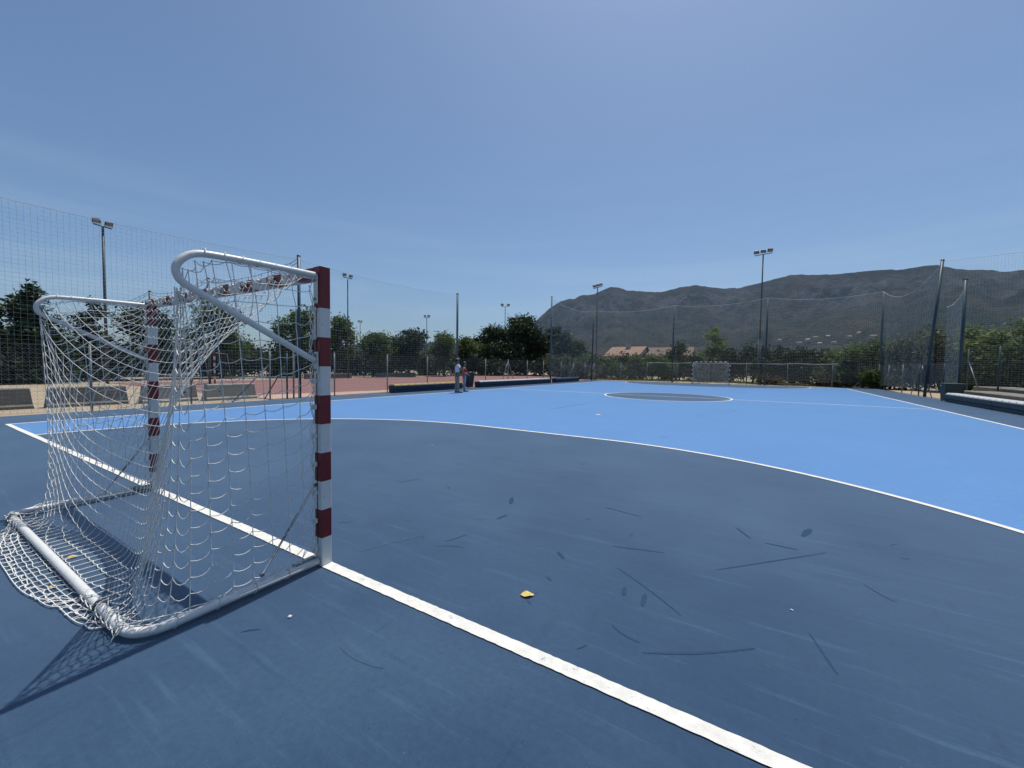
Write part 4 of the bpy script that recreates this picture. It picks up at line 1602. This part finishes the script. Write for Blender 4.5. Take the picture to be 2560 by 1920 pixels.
t = thing('ball_net_fence', 'short sagging net with a white knotted rope between leaning pole and thick pole', 'net fence', (0, 0, 0))
mb = MB()
pole_mesh(mb, (12.42, 26.95, G0), (12.42, 26.95, 5.98), .072, True, 12)
mb.build('pole', M['pole'], t)
st = [(12.75, 30.35, 5.05, .28), (12.5, 27.05, 5.75)]
ch, tp = net_sheet(st, 0.115, 0.004, 0.3, 0.05, 10, foldlow=0.08)
link('net', cord_mesh('net', ch, 0.004, 3), t, M['netgreen'])
rp = tp[0].copy()
rp[:, 2] += 0.03 * np.sin(np.arange(len(rp)) * 2.1)
link('top_rope', cord_mesh('top_rope', [rp], 0.014, 5), t, M['cord'])

# fence on the bleacher
t = thing('chain_link_fence', 'head high dark fence standing on the concrete bleacher at the right edge', 'fence', (0, 0, 0))
for y in (32.4, 28.7, 25.0, 21.3, 17.6, 13.9):
    mb = MB()
    pole_mesh(mb, (14.3, y, 0.3 if y < 32 else G0), (14.3, y, 2.84), 0.038, True, 8)
    mb.build('post', M['pole'], t)
mb = MB()
mb.tube([(14.3, 30.95, 0.55), (14.3, 32.35, 2.1)], 0.028, 7)
mb.build('brace', M['galv'], t)
ch = chain_link(14.3, 32.4, 14.3, 13.9, 0.66, 2.78, 0.12)
link('wire_mesh', cord_mesh('wire_mesh', ch, 0.0014, 3, False), t, M['pole'])

# low dark rail fence beyond the red court
t = thing('rail_fence', 'low dark rail fence between the red court and the trees', 'fence', (0, 0, 0))
for i_, y in enumerate(np.arange(-12, 62, 3.1)):
    mb = MB()
    mb.box(-34.04, -33.96, y - .04, y + .04, G0, 0.85)
    mb.build('post', M['pole'], t)
for z0_, z1_ in ((0.72, 0.80), (0.36, 0.42)):
    mb = MB()
    mb.box(-34.03, -33.97, -12, 61, z0_, z1_)
    mb.build('rail', M['pole'], t)
# pale kerb blocks at far left
for q, (x, y) in enumerate(((-62.5, 6.7), (-52.0, 6.8), (-44.5, 6.9))):
    t = thing('kerb_block', ['long pale kerb block at the far left edge beyond the sandy ground', 'middle one of the pale kerb blocks beyond the sandy ground', 'pale kerb block nearest the near goal net, beyond the sandy ground'][q],
              'kerb block', (x, y, G0), R(6))
    mb = MB()
    mb.box(-3.4, 3.4, -0.4, 0.4, 0, 0.42, 0, 0.03)
    mb.build('block', M['concrete'], t)

# ------------------------------------------------------------------ concrete barriers
def barrier(label, y0, y1, x, h=0.62, m_='concrete'):
    t = thing('concrete_barrier', label, 'concrete barrier', (x, (y0 + y1) / 2, G0), 0, 'concrete barriers along the left of the court')
    L_ = (y1 - y0) / 2
    sec = [(-.22, 0), (.22, 0), (.22, .08), (.17, .13), (.15, h - .025), (.125, h), (-.125, h), (-.15, h - .025), (-.17, .13), (-.22, .08)]
    n = len(sec)
    vs, fs = [], []
    for s, f in ((-1, 0), (1, 0)):
        for a, z in sec:
            vs.append((a, s * (L_ - 0.07 * z / h), z))
    for k_ in range(n):
        j = (k_ + 1) % n
        fs.append((k_, j, n + j, n + k_))
    fs += [tuple(range(n - 1, -1, -1)), tuple(range(n, 2 * n))]
    mb = MB()
    mb.add([(v_[0], v_[1], v_[2]) for v_ in vs], [f[::-1] for f in fs])
    mb.build('block', M[m_], t)
    mb = MB()
    for s in (-0.45, 0.45):
        mb = MB()
        mb.tube([(0.1, s * L_ * 1.1, 0.34), (0.166, s * L_ * 1.1, 0.34)], 0.028, 8)
        mb.build('lifting_hole', M['hole'], t)
    return t


barrier('dark concrete barrier at the left photo edge, on sand beyond the court corner', -1.9, 1.06, -14.75, m_='concdark')
barrier('concrete barrier with a sloped end half covered by the near goal net', 1.3, 3.2, -14.65, m_='concdark')
barrier('pale concrete barrier left of the narrow gap, behind the goal far post', 3.45, 5.1, -14.3)
barrier('pale concrete barrier right of the narrow gap, ending beside the gate posts', 5.2, 7.0, -13.9)


# low walls at the edge of the red court beyond
for q, (x, y, l) in enumerate(((-32.2, 22.8, 5.0), (-32.8, 32.0, 6.0))):
    t = thing('low_wall', ['short dark low wall behind the red court, seen right beside the near goal post', 'long dark low wall behind the red court under the trees'][q], 'low wall', (x, y, G0), R(90))
    mb = MB()
    mb.box(-l / 2, l / 2, -.15, .15, 0, 0.5, 0, 0.02)
    mb.build('wall_body', M['concdark'], t)

# ------------------------------------------------------------------ benches
def seat_mesh(w_):
    n, k = 7, 8
    top, bot = [], []
    for i_ in range(n):
        u = i_ / (n - 1) * 2 - 1
        for j in range(k):
            v_ = j / (k - 1)
            x = v_ * 0.44 - 0.24
            z = 0.06 - 0.022 * (1 - u * u) * math.sin(PI * v_)
            if j >= k - 2:
                z -= 0.015 * (j - k + 3) + 0.06 * (j - k + 2) * abs(u) ** 3 + 0.055 * (j - k + 2)
            if j == k - 1:
                x -= 0.045
            top.append((x, u * w_ / 2 * 0.96, z))
            bot.append((x * 0.96, u * w_ / 2 * 0.93, z - 0.018))
    vs = top + bot
    N_ = n * k
    fs = []
    for i_ in range(n - 1):
        for j in range(k - 1):
            a = i_ * k + j
            fs.append((a, a + 1, a + k + 1, a + k))
            fs.append((N_ + a, N_ + a + k, N_ + a + k + 1, N_ + a + 1))
    for i_ in range(n - 1):
        for j in (0, k - 1):
            a = i_ * k + j
            f = (a, a + k, N_ + a + k, N_ + a)
            fs.append(f if j == 0 else f[::-1])
    for j in range(k - 1):
        for i_ in (0, n - 1):
            a = i_ * k + j
            f = (a, N_ + a, N_ + a + 1, a + 1)
            fs.append(f if i_ == 0 else f[::-1])
    mb = MB()
    mb.add(vs, fs, 0, True)
    return mb


def bench(label, x, y0, y1, face, base_m, seat_m, nseat, nblock):
    t = thing('bench', label, 'bench', (x, (y0 + y1) / 2, 0.0), 0 if face > 0 else PI)
    L_ = y1 - y0
    for b in range(nblock):
        a = -L_ / 2 + L_ * b / nblock
        mb = MB()
        mb.box(-0.26, 0.17, a + 0.01, a + L_ / nblock - 0.01, 0.0, 0.16, 0, 0.02)
        mb.box(-0.28, 0.20, a + 0.004, a + L_ / nblock - 0.004, 0.162, 0.37, 0, 0.02)
        mb.build('block', M[base_m], t)
    w_ = L_ / nseat
    sm_ = seat_mesh(w_).mesh('seat', M[seat_m])
    for i_ in range(nseat):
        c = link('seat', sm_, t)
        c.location = (0.0, -L_ / 2 + w_ * (i_ + 0.5), 0.372)
    return t


bench('dark bench with a row of yellow seats, left of the two standing people', -11.55, 12.3, 17.65, 1, 'benchbase', 'seaty', 11, 2)
bench('long dark bench with a row of white seats, right of the two standing people', -11.55, 19.45, 29.6, 1, 'benchbase', 'seatw', 21, 2)
bench('short dark bench with dark blue seats, farthest along the left touchline', -11.55, 30.8, 36.1, 1, 'benchbase', 'seatb', 11, 1)
bench('long grey-green bench with a row of white seats at the right edge', 11.78, 11.5, 25.7, -1, 'benchgreen', 'seatw', 29, 3)

# concrete bleacher
t = thing('bleacher', 'low stepped concrete bleacher behind the right bench', 'bleacher', (0, 0, G0))
mb = MB()
mb.box(13.0, 14.2, 8, 28.6, 0, 0.54, 0, 0.03)
mb.build('lower_step', M['concdark'], t)
mb = MB()
mb.box(14.42, 16.0, 8, 32.0, 0, 0.70, 0, 0.03)
mb.build('upper_step', M['concdark'], t)
nub = MB()
nub.box(-.09, .09, -.09, .09, 0, 0.05, 0, 0.01)
nm = nub.mesh('seat_bracket', M['clip'])
for i_ in range(14):
    c = link('seat_bracket', nm, t)
    c.location = (14.62, 29.6 - 1.5 * i_, 0.70)

# bins
t = thing('waste_bin', 'dark green square bin at the near end of the right bench', 'bin', (12.02, 26.4, 0.0))
mb = MB()
n0 = [(-.30, -.30, .04), (.30, -.30, .04), (.30, .30, .04), (-.30, .30, .04), (-.34, -.34, .82), (.34, -.34, .82), (.34, .34, .82), (-.34, .34, .82)]
mb.add(n0, [(3, 2, 1, 0), (0, 1, 5, 4), (1, 2, 6, 5), (2, 3, 7, 6), (3, 0, 4, 7)])
mb.build('body', M['bingreen'], t)
mb = MB()
mb.box(-.36, .36, -.36, .36, .822, .88, 0, 0.015)
mb.build('lid', M['bingreen'], t)
for x in (-.26, .26):
    for y in (-.26, .26):
        mb = MB()
        mb.box(x - .03, x + .03, y - .03, y + .03, 0, .045)
        mb.build('foot', M['binblack'], t)
mb = MB()
mb.ball((-.352, 0.12, .74), .03)
mb.build('latch', M['clip'], t)

t = thing('waste_bin', 'tall black wheeled bin standing behind the woman in red', 'bin', (-11.75, 18.72, 0.0))
mb = MB()
n0 = [(-.22, -.22, .06), (.2, -.22, .06), (.2, .22, .06), (-.22, .22, .06), (-.27, -.27, .92), (.29, -.27, .92), (.29, .27, .92), (-.27, .27, .92)]
mb.add(n0, [(3, 2, 1, 0), (0, 1, 5, 4), (1, 2, 6, 5), (2, 3, 7, 6), (3, 0, 4, 7)])
mb.build('body', M['binblack'], t)
mb = MB()
mb.box(-.30, .33, -.30, .30, .922, .99, 0, 0.02)
mb.build('lid', M['binblack'], t)
for s in (-1, 1):
    mb = MB()
    mb.tube([(-.22, s * .24, .1), (-.22, s * .28, .1)], .1, 14)
    mb.build('wheel', M['rubber'], t)


# ------------------------------------------------------------------ floodlights
def mast(label, loc, h, heads, spread, aim, ls, r=0.07, tilt=0.0, foot=None, tiltb=None):
    t = thing('floodlight_mast', label, 'floodlight', (loc[0], loc[1], G0), aim)
    mb = MB()
    if foot:
        mb.tube([(0, 0, 0), (0, 0, foot)], 0.16, 14)
        mb.tube([(0, 0, foot), (0, 0, foot + .12)], [0.16, r], 14, cap=False)
        mb.tube([(0, 0, foot + .1), (0, 0, h)], [r, r * .8], 10)
    else:
        mb.tube([(0, 0, 0), (0, 0, h * .5), (0, 0, h)], [r * 1.25, r, r * .8], 10)
    mb.build('pole', M['mast'], t)
    w2 = spread / 2
    mb = MB()
    mb.tube([(-w2 * .92, 0, h - w2 * tilt), (w2 * .92, 0, h + w2 * tilt)], 0.035, 6)
    mb.build('crossarm', M['lamp'], t)
    for i_ in range(heads):
        x = (-w2 + 0.3 * ls) + (spread - .6 * ls) * (i_ / (heads - 1))
        ya = (i_ / (heads - 1) - .5) * 0.5
        mb = MB()
        mb.box(-.3, .3, -.09, .09, -.22, .22, 0, 0.025)
        for k_ in range(5):
            mb.box(-.26 + .115 * k_, -.24 + .115 * k_, .092, .15, -.18, .18)
        mb.box(-.33, -.305, -.03, .03, -.32, .05)
        mb.box(.305, .33, -.03, .03, -.32, .05)
        mb.box(-.33, .33, -.03, .03, -.345, -.322)
        me_ = mb.mesh('lamp', M['lamp'])
        lo = link('lamp', me_, t)
        lo.location = (x, -0.02, h + x * tilt + 0.38 * ls + .03)
        lo.scale = (ls, ls, ls)
        lo.rotation_euler = (R(32), 0, ya)
        mb = MB()
        mb.box(-.25, .25, -.102, -.0915, -.17, .17)
        mb.build('lens', M['lens'], lo)
    return t


def toward(p):
    return math.atan2(-(CAM[0] - p[0]), (CAM[1] - p[1])) + PI if False else math.atan2(CAM[0] - p[0], -(CAM[1] - p[1]))


p = (-31.0, 6.6)
mast('tall double floodlight mast at the left, beyond the sandy ground', p, 9.78, 2, 0.92, toward(p) + .1, .6, .075, -0.12)
p = P(-53.7, 44)
mast('double floodlight mast just right of the striped near goal post', p, 10.0, 2, 0.95, toward(p) + .25, .58, .06, -.12)
p = P(-52.2, 92)
mast('tiny double floodlight low over the trees, right of the larger double mast', p, 10.2, 2, 1.1, toward(p) + .7, .7, .075)
p = P(-43.6, 72)
mast('thin double floodlight mast left of the tall pole of the left net', p, 9.6, 2, 1.15, toward(p) - .5, .7, .07)
p = P(-32.8, 74)
mast('double floodlight mast rising out of the big dark trees', p, 12.2, 2, 1.6, toward(p), .8, .07)
p = P(-20.1, 48.3)
mast('triple floodlight mast in front of the left mountain peak', p, 10.66, 3, 1.12, toward(p) - .25, .58, .065, 0.2)
p = P(-0.5, 48.0)
mast('triple floodlight mast with a thick foot, right of the far goal', p, 12.95, 3, 1.6, toward(p) + .1, .72, .07, 0.1, foot=4.4)

# ------------------------------------------------------------------ houses
def house(label, loc, rz, L_, D_, eave, ridge, wm, tm, name='house', chimney=True, small=False, group=None):
    t = thing(name, label, 'house', loc, rz, group)
    mb = MB()
    x, y = L_ / 2, D_ / 2
    vs = [(-x, -y, 0), (x, -y, 0), (x, y, 0), (-x, y, 0), (-x, -y, eave), (x, -y, eave), (x, y, eave), (-x, y, eave), (-x, 0, ridge - .12), (x, 0, ridge - .12)]
    mb.add(vs, [(0, 1, 5, 4), (2, 3, 7, 6), (1, 2, 6, 9, 5), (3, 0, 4, 8, 7)])
    wl = mb.build('wall', wm, t)
    mb = MB()
    ov = 0.35
    sl_ = (ridge - eave) / y
    for s in (-1, 1):
        a = (y + ov)
        z0 = ridge - sl_ * a
        vs = [(-x - ov, s * a, z0), (x + ov, s * a, z0), (x + ov, 0, ridge), (-x - ov, 0, ridge)]
        vs += [(q[0], q[1], q[2] + .14) for q in vs]
        fs = [(0, 1, 2, 3), (7, 6, 5, 4), (0, 4, 5, 1), (1, 5, 6, 2), (2, 6, 7, 3), (3, 7, 4, 0)]
        mb.add(vs, fs if s > 0 else [f[::-1] for f in fs])
    rf = mb.build('roof', tm, t)
    if chimney:
        mb = MB()
        mb.box(-L_ * .05, -L_ * .05 + .75, -.8, -.2, ridge - .6, ridge + .55)
        mb.box(-L_ * .05 - .1, -L_ * .05 + .85, -.9, -.1, ridge + .552, ridge + .68)
        mb.build('chimney', wm, rf)
    if not small:
        for q in (-.3, .1, .35):
            mb = MB()
            mb.box(q * L_ - .5, q * L_ + .5, -y - .04, -y + .02, 1.0, 2.2)
            f_ = mb.build('window', M['clip'], t)
            mb = MB()
            mb.box(q * L_ - .43, q * L_ + .43, -y - .05, -y - .041, 1.07, 2.13)
            mb.build('pane', M['windark'], f_)
        mb = MB()
        mb.box(-.12 * L_ - .45, -.12 * L_ + .45, -y - .05, -y + .02, 0, 2.1)
        mb.build('door', M['bark'], t)
    else:
        for q in (-.28, .05, .3):
            mb = MB()
            mb.box(q * L_ - .7, q * L_ + .7, -y - .06, -y + .02, eave * .35, eave * .72)
            mb.build('window', M['windark'], t)
    return t


house('low house with a sunlit orange tiled roof and a chimney beyond the far fence', (-17.6, 75.4, G0), R(-8), 6.2, 7.0, 3.6, 5.3, M['wall'], M['tile'])
house('low house wing with an old brown roof, right of the orange roofed house', (-10.6, 77.6, G0), R(4), 7.4, 6.4, 3.7, 5.2, M['wall'], M['tiledark'], chimney=False)
VL = [(1.45, 3.45, 1, 'leftmost tiny village house on the slope, with a brown roof'), (2.3, 3.25, 0, 'tiny pale village house just below the leftmost one'), (3.4, 3.42, 1, 'tiny village house with a reddish roof in the left part of the village'),
      (4.2, 3.45, 0, 'tiny white village house near the middle of the village'), (4.9, 3.6, 1, 'tiny orange roofed house that is the brightest in the village'), (5.3, 3.2, 0, 'tiny pale house lowest on the slope below the orange roofed one'),
      (5.95, 3.75, 0, 'tiny grey-white house on the upper row of the village'), (6.5, 3.45, 1, 'tiny brown roofed house in the lower row right of the middle'), (7.1, 3.6, 0, 'tiny pale house right of the grey-white one'),
      (7.8, 3.7, 1, 'tiny house with a red roof at the right of the middle row'), (8.7, 3.95, 0, 'tiny white house standing higher up at the right of the village'), (9.6, 4.3, 0, 'highest tiny white house of the village'),
      (9.8, 3.62, 1, 'rightmost tiny orange roofed house of the village'), (-14.4, 3.32, 0, 'tiny white house on the slope above the orange roof chimney')]
for i_, (a, e, br, lb) in enumerate(VL):
    best = min(np.arange(900, 2250, 10), key=lambda d: abs(math.degrees(math.atan2(mtn_z(a, d) - 1.4, d)) - (e - 0.12)))
    x, y = P(a, best)
    house(lb, (x, y, mtn_z(a, best) - 1.5), R(rnd.uniform(-35, 35)), rnd.uniform(11, 16), 9, 6.5, 9.2, mat('village_wall', (0.42, 0.40, 0.37), .9), M['tile'] if br else mat('village_roof', (0.33, 0.27, 0.23), .9), chimney=False, small=True)


# ------------------------------------------------------------------ people
def skin_mesh(name, V, E, m_, sub=2):
    """Grow one smooth surface over a skeleton; V: (x,y,z,rx[,ry])."""
    me = bpy.data.meshes.new(name)
    me.from_pydata([v_[:3] for v_ in V], E, [])
    ob = bpy.data.objects.new('tmp', me)
    COL.objects.link(ob)
    mo = ob.modifiers.new('skin', 'SKIN')
    mo.use_smooth_shade = True
    for i_, v_ in enumerate(V):
        sv = me.skin_vertices[0].data[i_]
        sv.radius = (v_[3], v_[4] if len(v_) > 4 else v_[3])
        sv.use_root = (i_ == 0)
    ob.modifiers.new('sub', 'SUBSURF').levels = sub
    ob.modifiers['sub'].render_levels = sub
    dg = bpy.context.evaluated_depsgraph_get()
    dg.update()
    out = bpy.data.meshes.new_from_object(ob.evaluated_get(dg))
    out.name = name
    bpy.data.objects.remove(ob)
    out.materials.clear()
    out.materials.append(m_)
    out.polygons.foreach_set('use_smooth', [True] * len(out.polygons))
    return out


def hand(V, E, wi, wpos, d, palm_n, side):
    """Five bent fingers rooted in a palm that continues the wrist vertex wi."""
    d = Vector(d).normalized()
    s = Vector(side).normalized()
    n_ = Vector(palm_n).normalized()
    w_ = Vector(wpos)
    pi = len(V)
    pc = w_ + d * 0.05
    V.append((*pc, .03, .017))
    E.append((wi, pi))
    for k_, (o_, l) in enumerate(((-.03, .062), (-.010, .075), (.010, .07), (.029, .055))):
        b = w_ + d * .09 + s * o_
        i0 = len(V)
        V.append((*b, .0095))
        V.append((*(b + d * l * .55 + n_ * l * .22), .0085))
        V.append((*(b + d * l * .85 + n_ * l * .62), .0075))
        E.extend([(pi, i0), (i0, i0 + 1), (i0 + 1, i0 + 2)])
    b = w_ + d * .035 - s * .035
    i0 = len(V)
    V.append((*b, .0115))
    V.append((*(b + d * .035 - s * .02 + n_ * .012), .0095))
    V.append((*(b + d * .06 - s * .018 + n_ * .03), .008))
    E.extend([(pi, i0), (i0, i0 + 1), (i0 + 1, i0 + 2)])


def person(label, loc, rz, h, female):
    t = thing('person', label, 'person', loc, rz, scale=(1.12, 1.12, 1.0))
    k = h / 1.75
    sk = M['skinf'] if female else M['skin']
    sw = 0.165 if female else 0.195
    hw = 0.095 if female else 0.088
    V = [(0, 0, .98, .13, .105), (0, .005, 1.10, .118 if female else .128, .092), (0, .01, 1.25, .128 if female else .148, .1), (0, 0, 1.38, .125 if female else .15, .092), (0, -.005, 1.465, .055, .055),
         (0, .012, 1.545, .05, .05), (0, .02, 1.60, .068, .078), (0, .015, 1.68, .074, .09), (0, .01, 1.735, .05, .062), (0, .108, 1.615, .014, .014)]
    E = [(0, 1), (1, 2), (2, 3), (3, 4), (4, 5), (5, 6), (6, 7), (7, 8), (6, 9)]
    if female:
        arm = {-1: [(-sw, 0, 1.40, .045), (-.27, -.03, 1.15, .036), (-.10, .16, 1.02, .024)], 1: [(sw, 0, 1.40, .045), (.27, -.03, 1.15, .036), (.10, .17, 1.04, .024)]}
    else:
        arm = {-1: [(-sw, .01, 1.41, .056), (-.25, .13, 1.17, .045), (.04, .25, 1.20, .029)], 1: [(sw, .01, 1.41, .056), (.25, .14, 1.16, .045), (-.04, .21, 1.14, .029)]}
    for s in (-1, 1):
        a = arm[s]
        i0 = len(V)
        V += [a[0], tuple((Vector(a[0][:3]) * .5 + Vector(a[1][:3]) * .5)) + (a[0][3] * .86,), a[1], tuple((Vector(a[1][:3]) * .6 + Vector(a[2][:3]) * .4)) + (a[1][3] * .92,), a[2]]
        E += [(3, i0), (i0, i0 + 1), (i0 + 1, i0 + 2), (i0 + 2, i0 + 3), (i0 + 3, i0 + 4)]
        d = Vector(a[2][:3]) - Vector(a[1][:3])
        hand(V, E, i0 + 4, a[2][:3], d, (0, -.3, -1) if not female else (-s * .4, .2, -1), (0, 0, 1))
    legs = {}
    for s in (-1, 1):
        i0 = len(V)
        st_ = .045 if s > 0 else -.03
        L = [(s * hw, 0, .88, .088, .095), (s * (hw + .01), st_ * .4 + .01, .50, .058, .062), (s * (hw + .012), st_ * .7 - .01, .36, .056, .06), (s * (hw + .015), st_, .10, .034, .038), (s * (hw + .02), st_ + .015, .05, .036, .04), (s * (hw + .03), st_ + .12, .03, .038, .024)]
        V += L
        legs[s] = L
        E += [(0, i0)] + [(i0 + q, i0 + q + 1) for q in range(5)]
    sc = lambda m_: (m_.transform(Matrix.Scale(k, 4)), m_)[1]
    link('body', sc(skin_mesh('body', V, E, sk)), t)
    # shirt
    g = 1.12
    tv = [(v_[0], v_[1], v_[2], v_[3] * g, v_[4] * g) for v_ in V[:4]]
    tv[0] = (0, 0, .97 if not female else 1.03, .14 if not female else .125, .118)
    tv += [(0, 0, 1.435, .075, .07)]
    te = [(0, 1), (1, 2), (2, 3), (3, 4)]
    for s in (-1, 1):
        a = arm[s]
        i0 = len(tv)
        tv.append((*a[0][:3], a[0][3] * 1.25))
        te.append((3, i0))
        if not female:
            m1 = Vector(a[0][:3]) * .45 + Vector(a[1][:3]) * .55
            tv.append((*m1, a[0][3] * 1.16))
            te.append((i0, i0 + 1))
    link('shirt', sc(skin_mesh('shirt', tv, te, M['redtop' if female else 'tshirt'])), t)
    # trousers
    wv = [(0, 0, 1.0, .138, .115), (0, 0, .93, .14, .12)]
    we = [(0, 1)]
    for s in (-1, 1):
        L = legs[s]
        i0 = len(wv)
        f = 1.16 if not female else 1.25
        wv += [(*L[0][:3], L[0][3] * 1.14, L[0][4] * 1.14), (*L[1][:3], L[1][3] * f, L[1][4] * f), (*L[2][:3], L[2][3] * f, L[2][4] * f), (L[3][0], L[3][1], .09, .058 if not female else .07, .06 if not female else .075)]
        we += [(1, i0), (i0, i0 + 1), (i0 + 1, i0 + 2), (i0 + 2, i0 + 3)]
    link('trousers', sc(skin_mesh('trousers', wv, we, M['denim' if female else 'khaki'])), t)
    mb = MB()
    mb.tube([(0, 0, .995), (0, 0, 1.03)], .142 if not female else .128, 16)
    me_ = mb.mesh('belt', M['belt'])
    me_.transform(Matrix.Diagonal((1, .84, 1, 1)))
    link('belt', sc(me_), t)
    for s in (-1, 1):
        L = legs[s][5]
        mb = MB()
        mb.ball((L[0], L[1] - .045, .046), (.05, .135, .045), 12, 8)
        mb.box(L[0] - .047, L[0] + .047, L[1] - .17, L[1] + .075, 0.0, .03, 0, 0.012)
        link('shoe', sc(mb.mesh('shoe', M['shoeg' if female else 'shoe'])), t)
    mb = MB()
    mb.ball((0, -.005, 1.70), (.088, .102, .085), 14, 10)
    if female:
        mb.ball((0, -.055, 1.62), (.088, .06, .12), 12, 8)
        mb.ball((0, -.085, 1.50), (.07, .045, .13), 12, 8)
    else:
        mb.ball((0, -.035, 1.655), (.079, .075, .075), 12, 8)
        mb.ball((0, .075, 1.565), (.048, .03, .035), 10, 6)
    link('hair', sc(mb.mesh('hair', M['hair'])), t)
    for s in (-1, 1):
        mb = MB()
        mb.ball((s * .03, .094, 1.645), .011, 8, 6)
        link('eye', sc(mb.mesh('eye', M['eye'])), t)
        mb = MB()
        mb.ball((s * .079, .005, 1.63), (.012, .022, .034), 8, 6)
        link('ear', sc(mb.mesh('ear', sk)), t)
    mb = MB()
    mb.tube([(-.026, .1, 1.572), (0, .108, 1.57), (.026, .1, 1.572)], .006, 6)
    link('mouth', sc(mb.mesh('mouth', M['redtop' if female else 'hair'])), t)
    return t


person('man with folded arms in a white T-shirt and khaki trousers on the blue court', (-9.30, 14.62, 0.006), R(-38), 1.74, False)
person('woman in a red sleeveless top and pale jeans beside the man on the court', (-9.62, 15.62, 0.006), R(-62), 1.60, True)


# ------------------------------------------------------------------ fallen leaves and scraps
def leaf(label, loc, size, rz, dull=False):
    t = thing('fallen_leaf', label, 'leaf', loc, rz)
    n, k = 9, 5
    vs, fs = [], []
    for i_ in range(n):
        u = i_ / (n - 1)
        hw_ = 0.36 * math.sin(PI * min(1, u * 1.02)) ** 0.75 * (1 - .18 * u) + .004
        for j in range(k):
            v_ = j / (k - 1) * 2 - 1
            z = 0.10 * v_ * v_ * math.sin(PI * u) + 0.12 * (u - .5) ** 2 + 0.03 * math.sin(u * 9 + v_ * 4)
            vs.append(((u - .5) * size, v_ * hw_ * size, max(0.003, z * size + 0.005)))
    for i_ in range(n - 1):
        for j in range(k - 1):
            a = i_ * k + j
            fs.append((a, a + k, a + k + 1, a + 1))
    n0 = len(vs)
    vs += [(a, b, c + 0.0012) for a, b, c in vs]
    fs = [f[::-1] for f in fs] + [tuple(n0 + q for q in f) for f in fs]
    mb = MB()
    mb.add(vs, fs, 0, True)
    mb.build('blade', M['leafyellow'], t)
    mb = MB()
    mb.tube([(size * .48, 0, .008), (size * .62, size * .03, .02), (size * .74, size * .05, .012)], size * .015, 5)
    mb.build('stalk', M['leafbrown'], t)
    return t


leaf('curled yellow leaf lying on the dark blue court right of the goal', (2.961, 0.395, 0.001), 0.086, R(35))
leaf('yellow leaf under the back tube of the near goal, inside the net', (-0.03, -0.975, 0.001), 0.06, R(70))
leaf('small yellow leaf caught in the net lying behind the goal tube', (0.43, -1.15, 0.001), 0.05, R(10))
for q, (x, y, s, lb) in enumerate(((1.949, -0.516, .014, 'pale crumpled scrap on the dark court just behind the goal side tube'), (-0.776, 3.569, .02, 'tiny pale scrap on the dark goal area far from the goal'),
                                   (4.35, 1.12, .009, 'tiny pale scrap on the dark goal area at the right'))):
    g = random.Random(q)
    mb = MB()
    mb.ball((0, 0, s * .3), (s, s * .7, s * .35), 8, 6)
    mb.v = [(a + g.uniform(-.2, .2) * s, b + g.uniform(-.2, .2) * s, max(0.001, c + g.uniform(-.1, .2) * s)) for a, b, c in mb.v]
    mb.sm = [False] * len(mb.f)
    o = mb.build('paper_scrap', M['paper'])
    o.location = (x, y, 0.001)
    tag(o, lb, 'scrap')

# ------------------------------------------------------------------ air
HAZE = True
if HAZE:
    mb = MB()
    mb.box(-5200, 5200, -700, 5200, -42, 760)
    m = bpy.data.materials.new('haze')
    m.use_nodes = True
    N, L = m.node_tree.nodes, m.node_tree.links
    N.remove(N['Principled BSDF'])
    v = N.new('ShaderNodeVolumePrincipled')
    v.inputs['Color'].default_value = (0.45, 0.68, 1.0, 1)
    v.inputs['Density'].default_value = 0.000045
    v.inputs['Anisotropy'].default_value = 0.0
    L.new(v.outputs[0], N['Material Output'].inputs['Volume'])
    tag(mb.build('haze', m), kind='stuff')
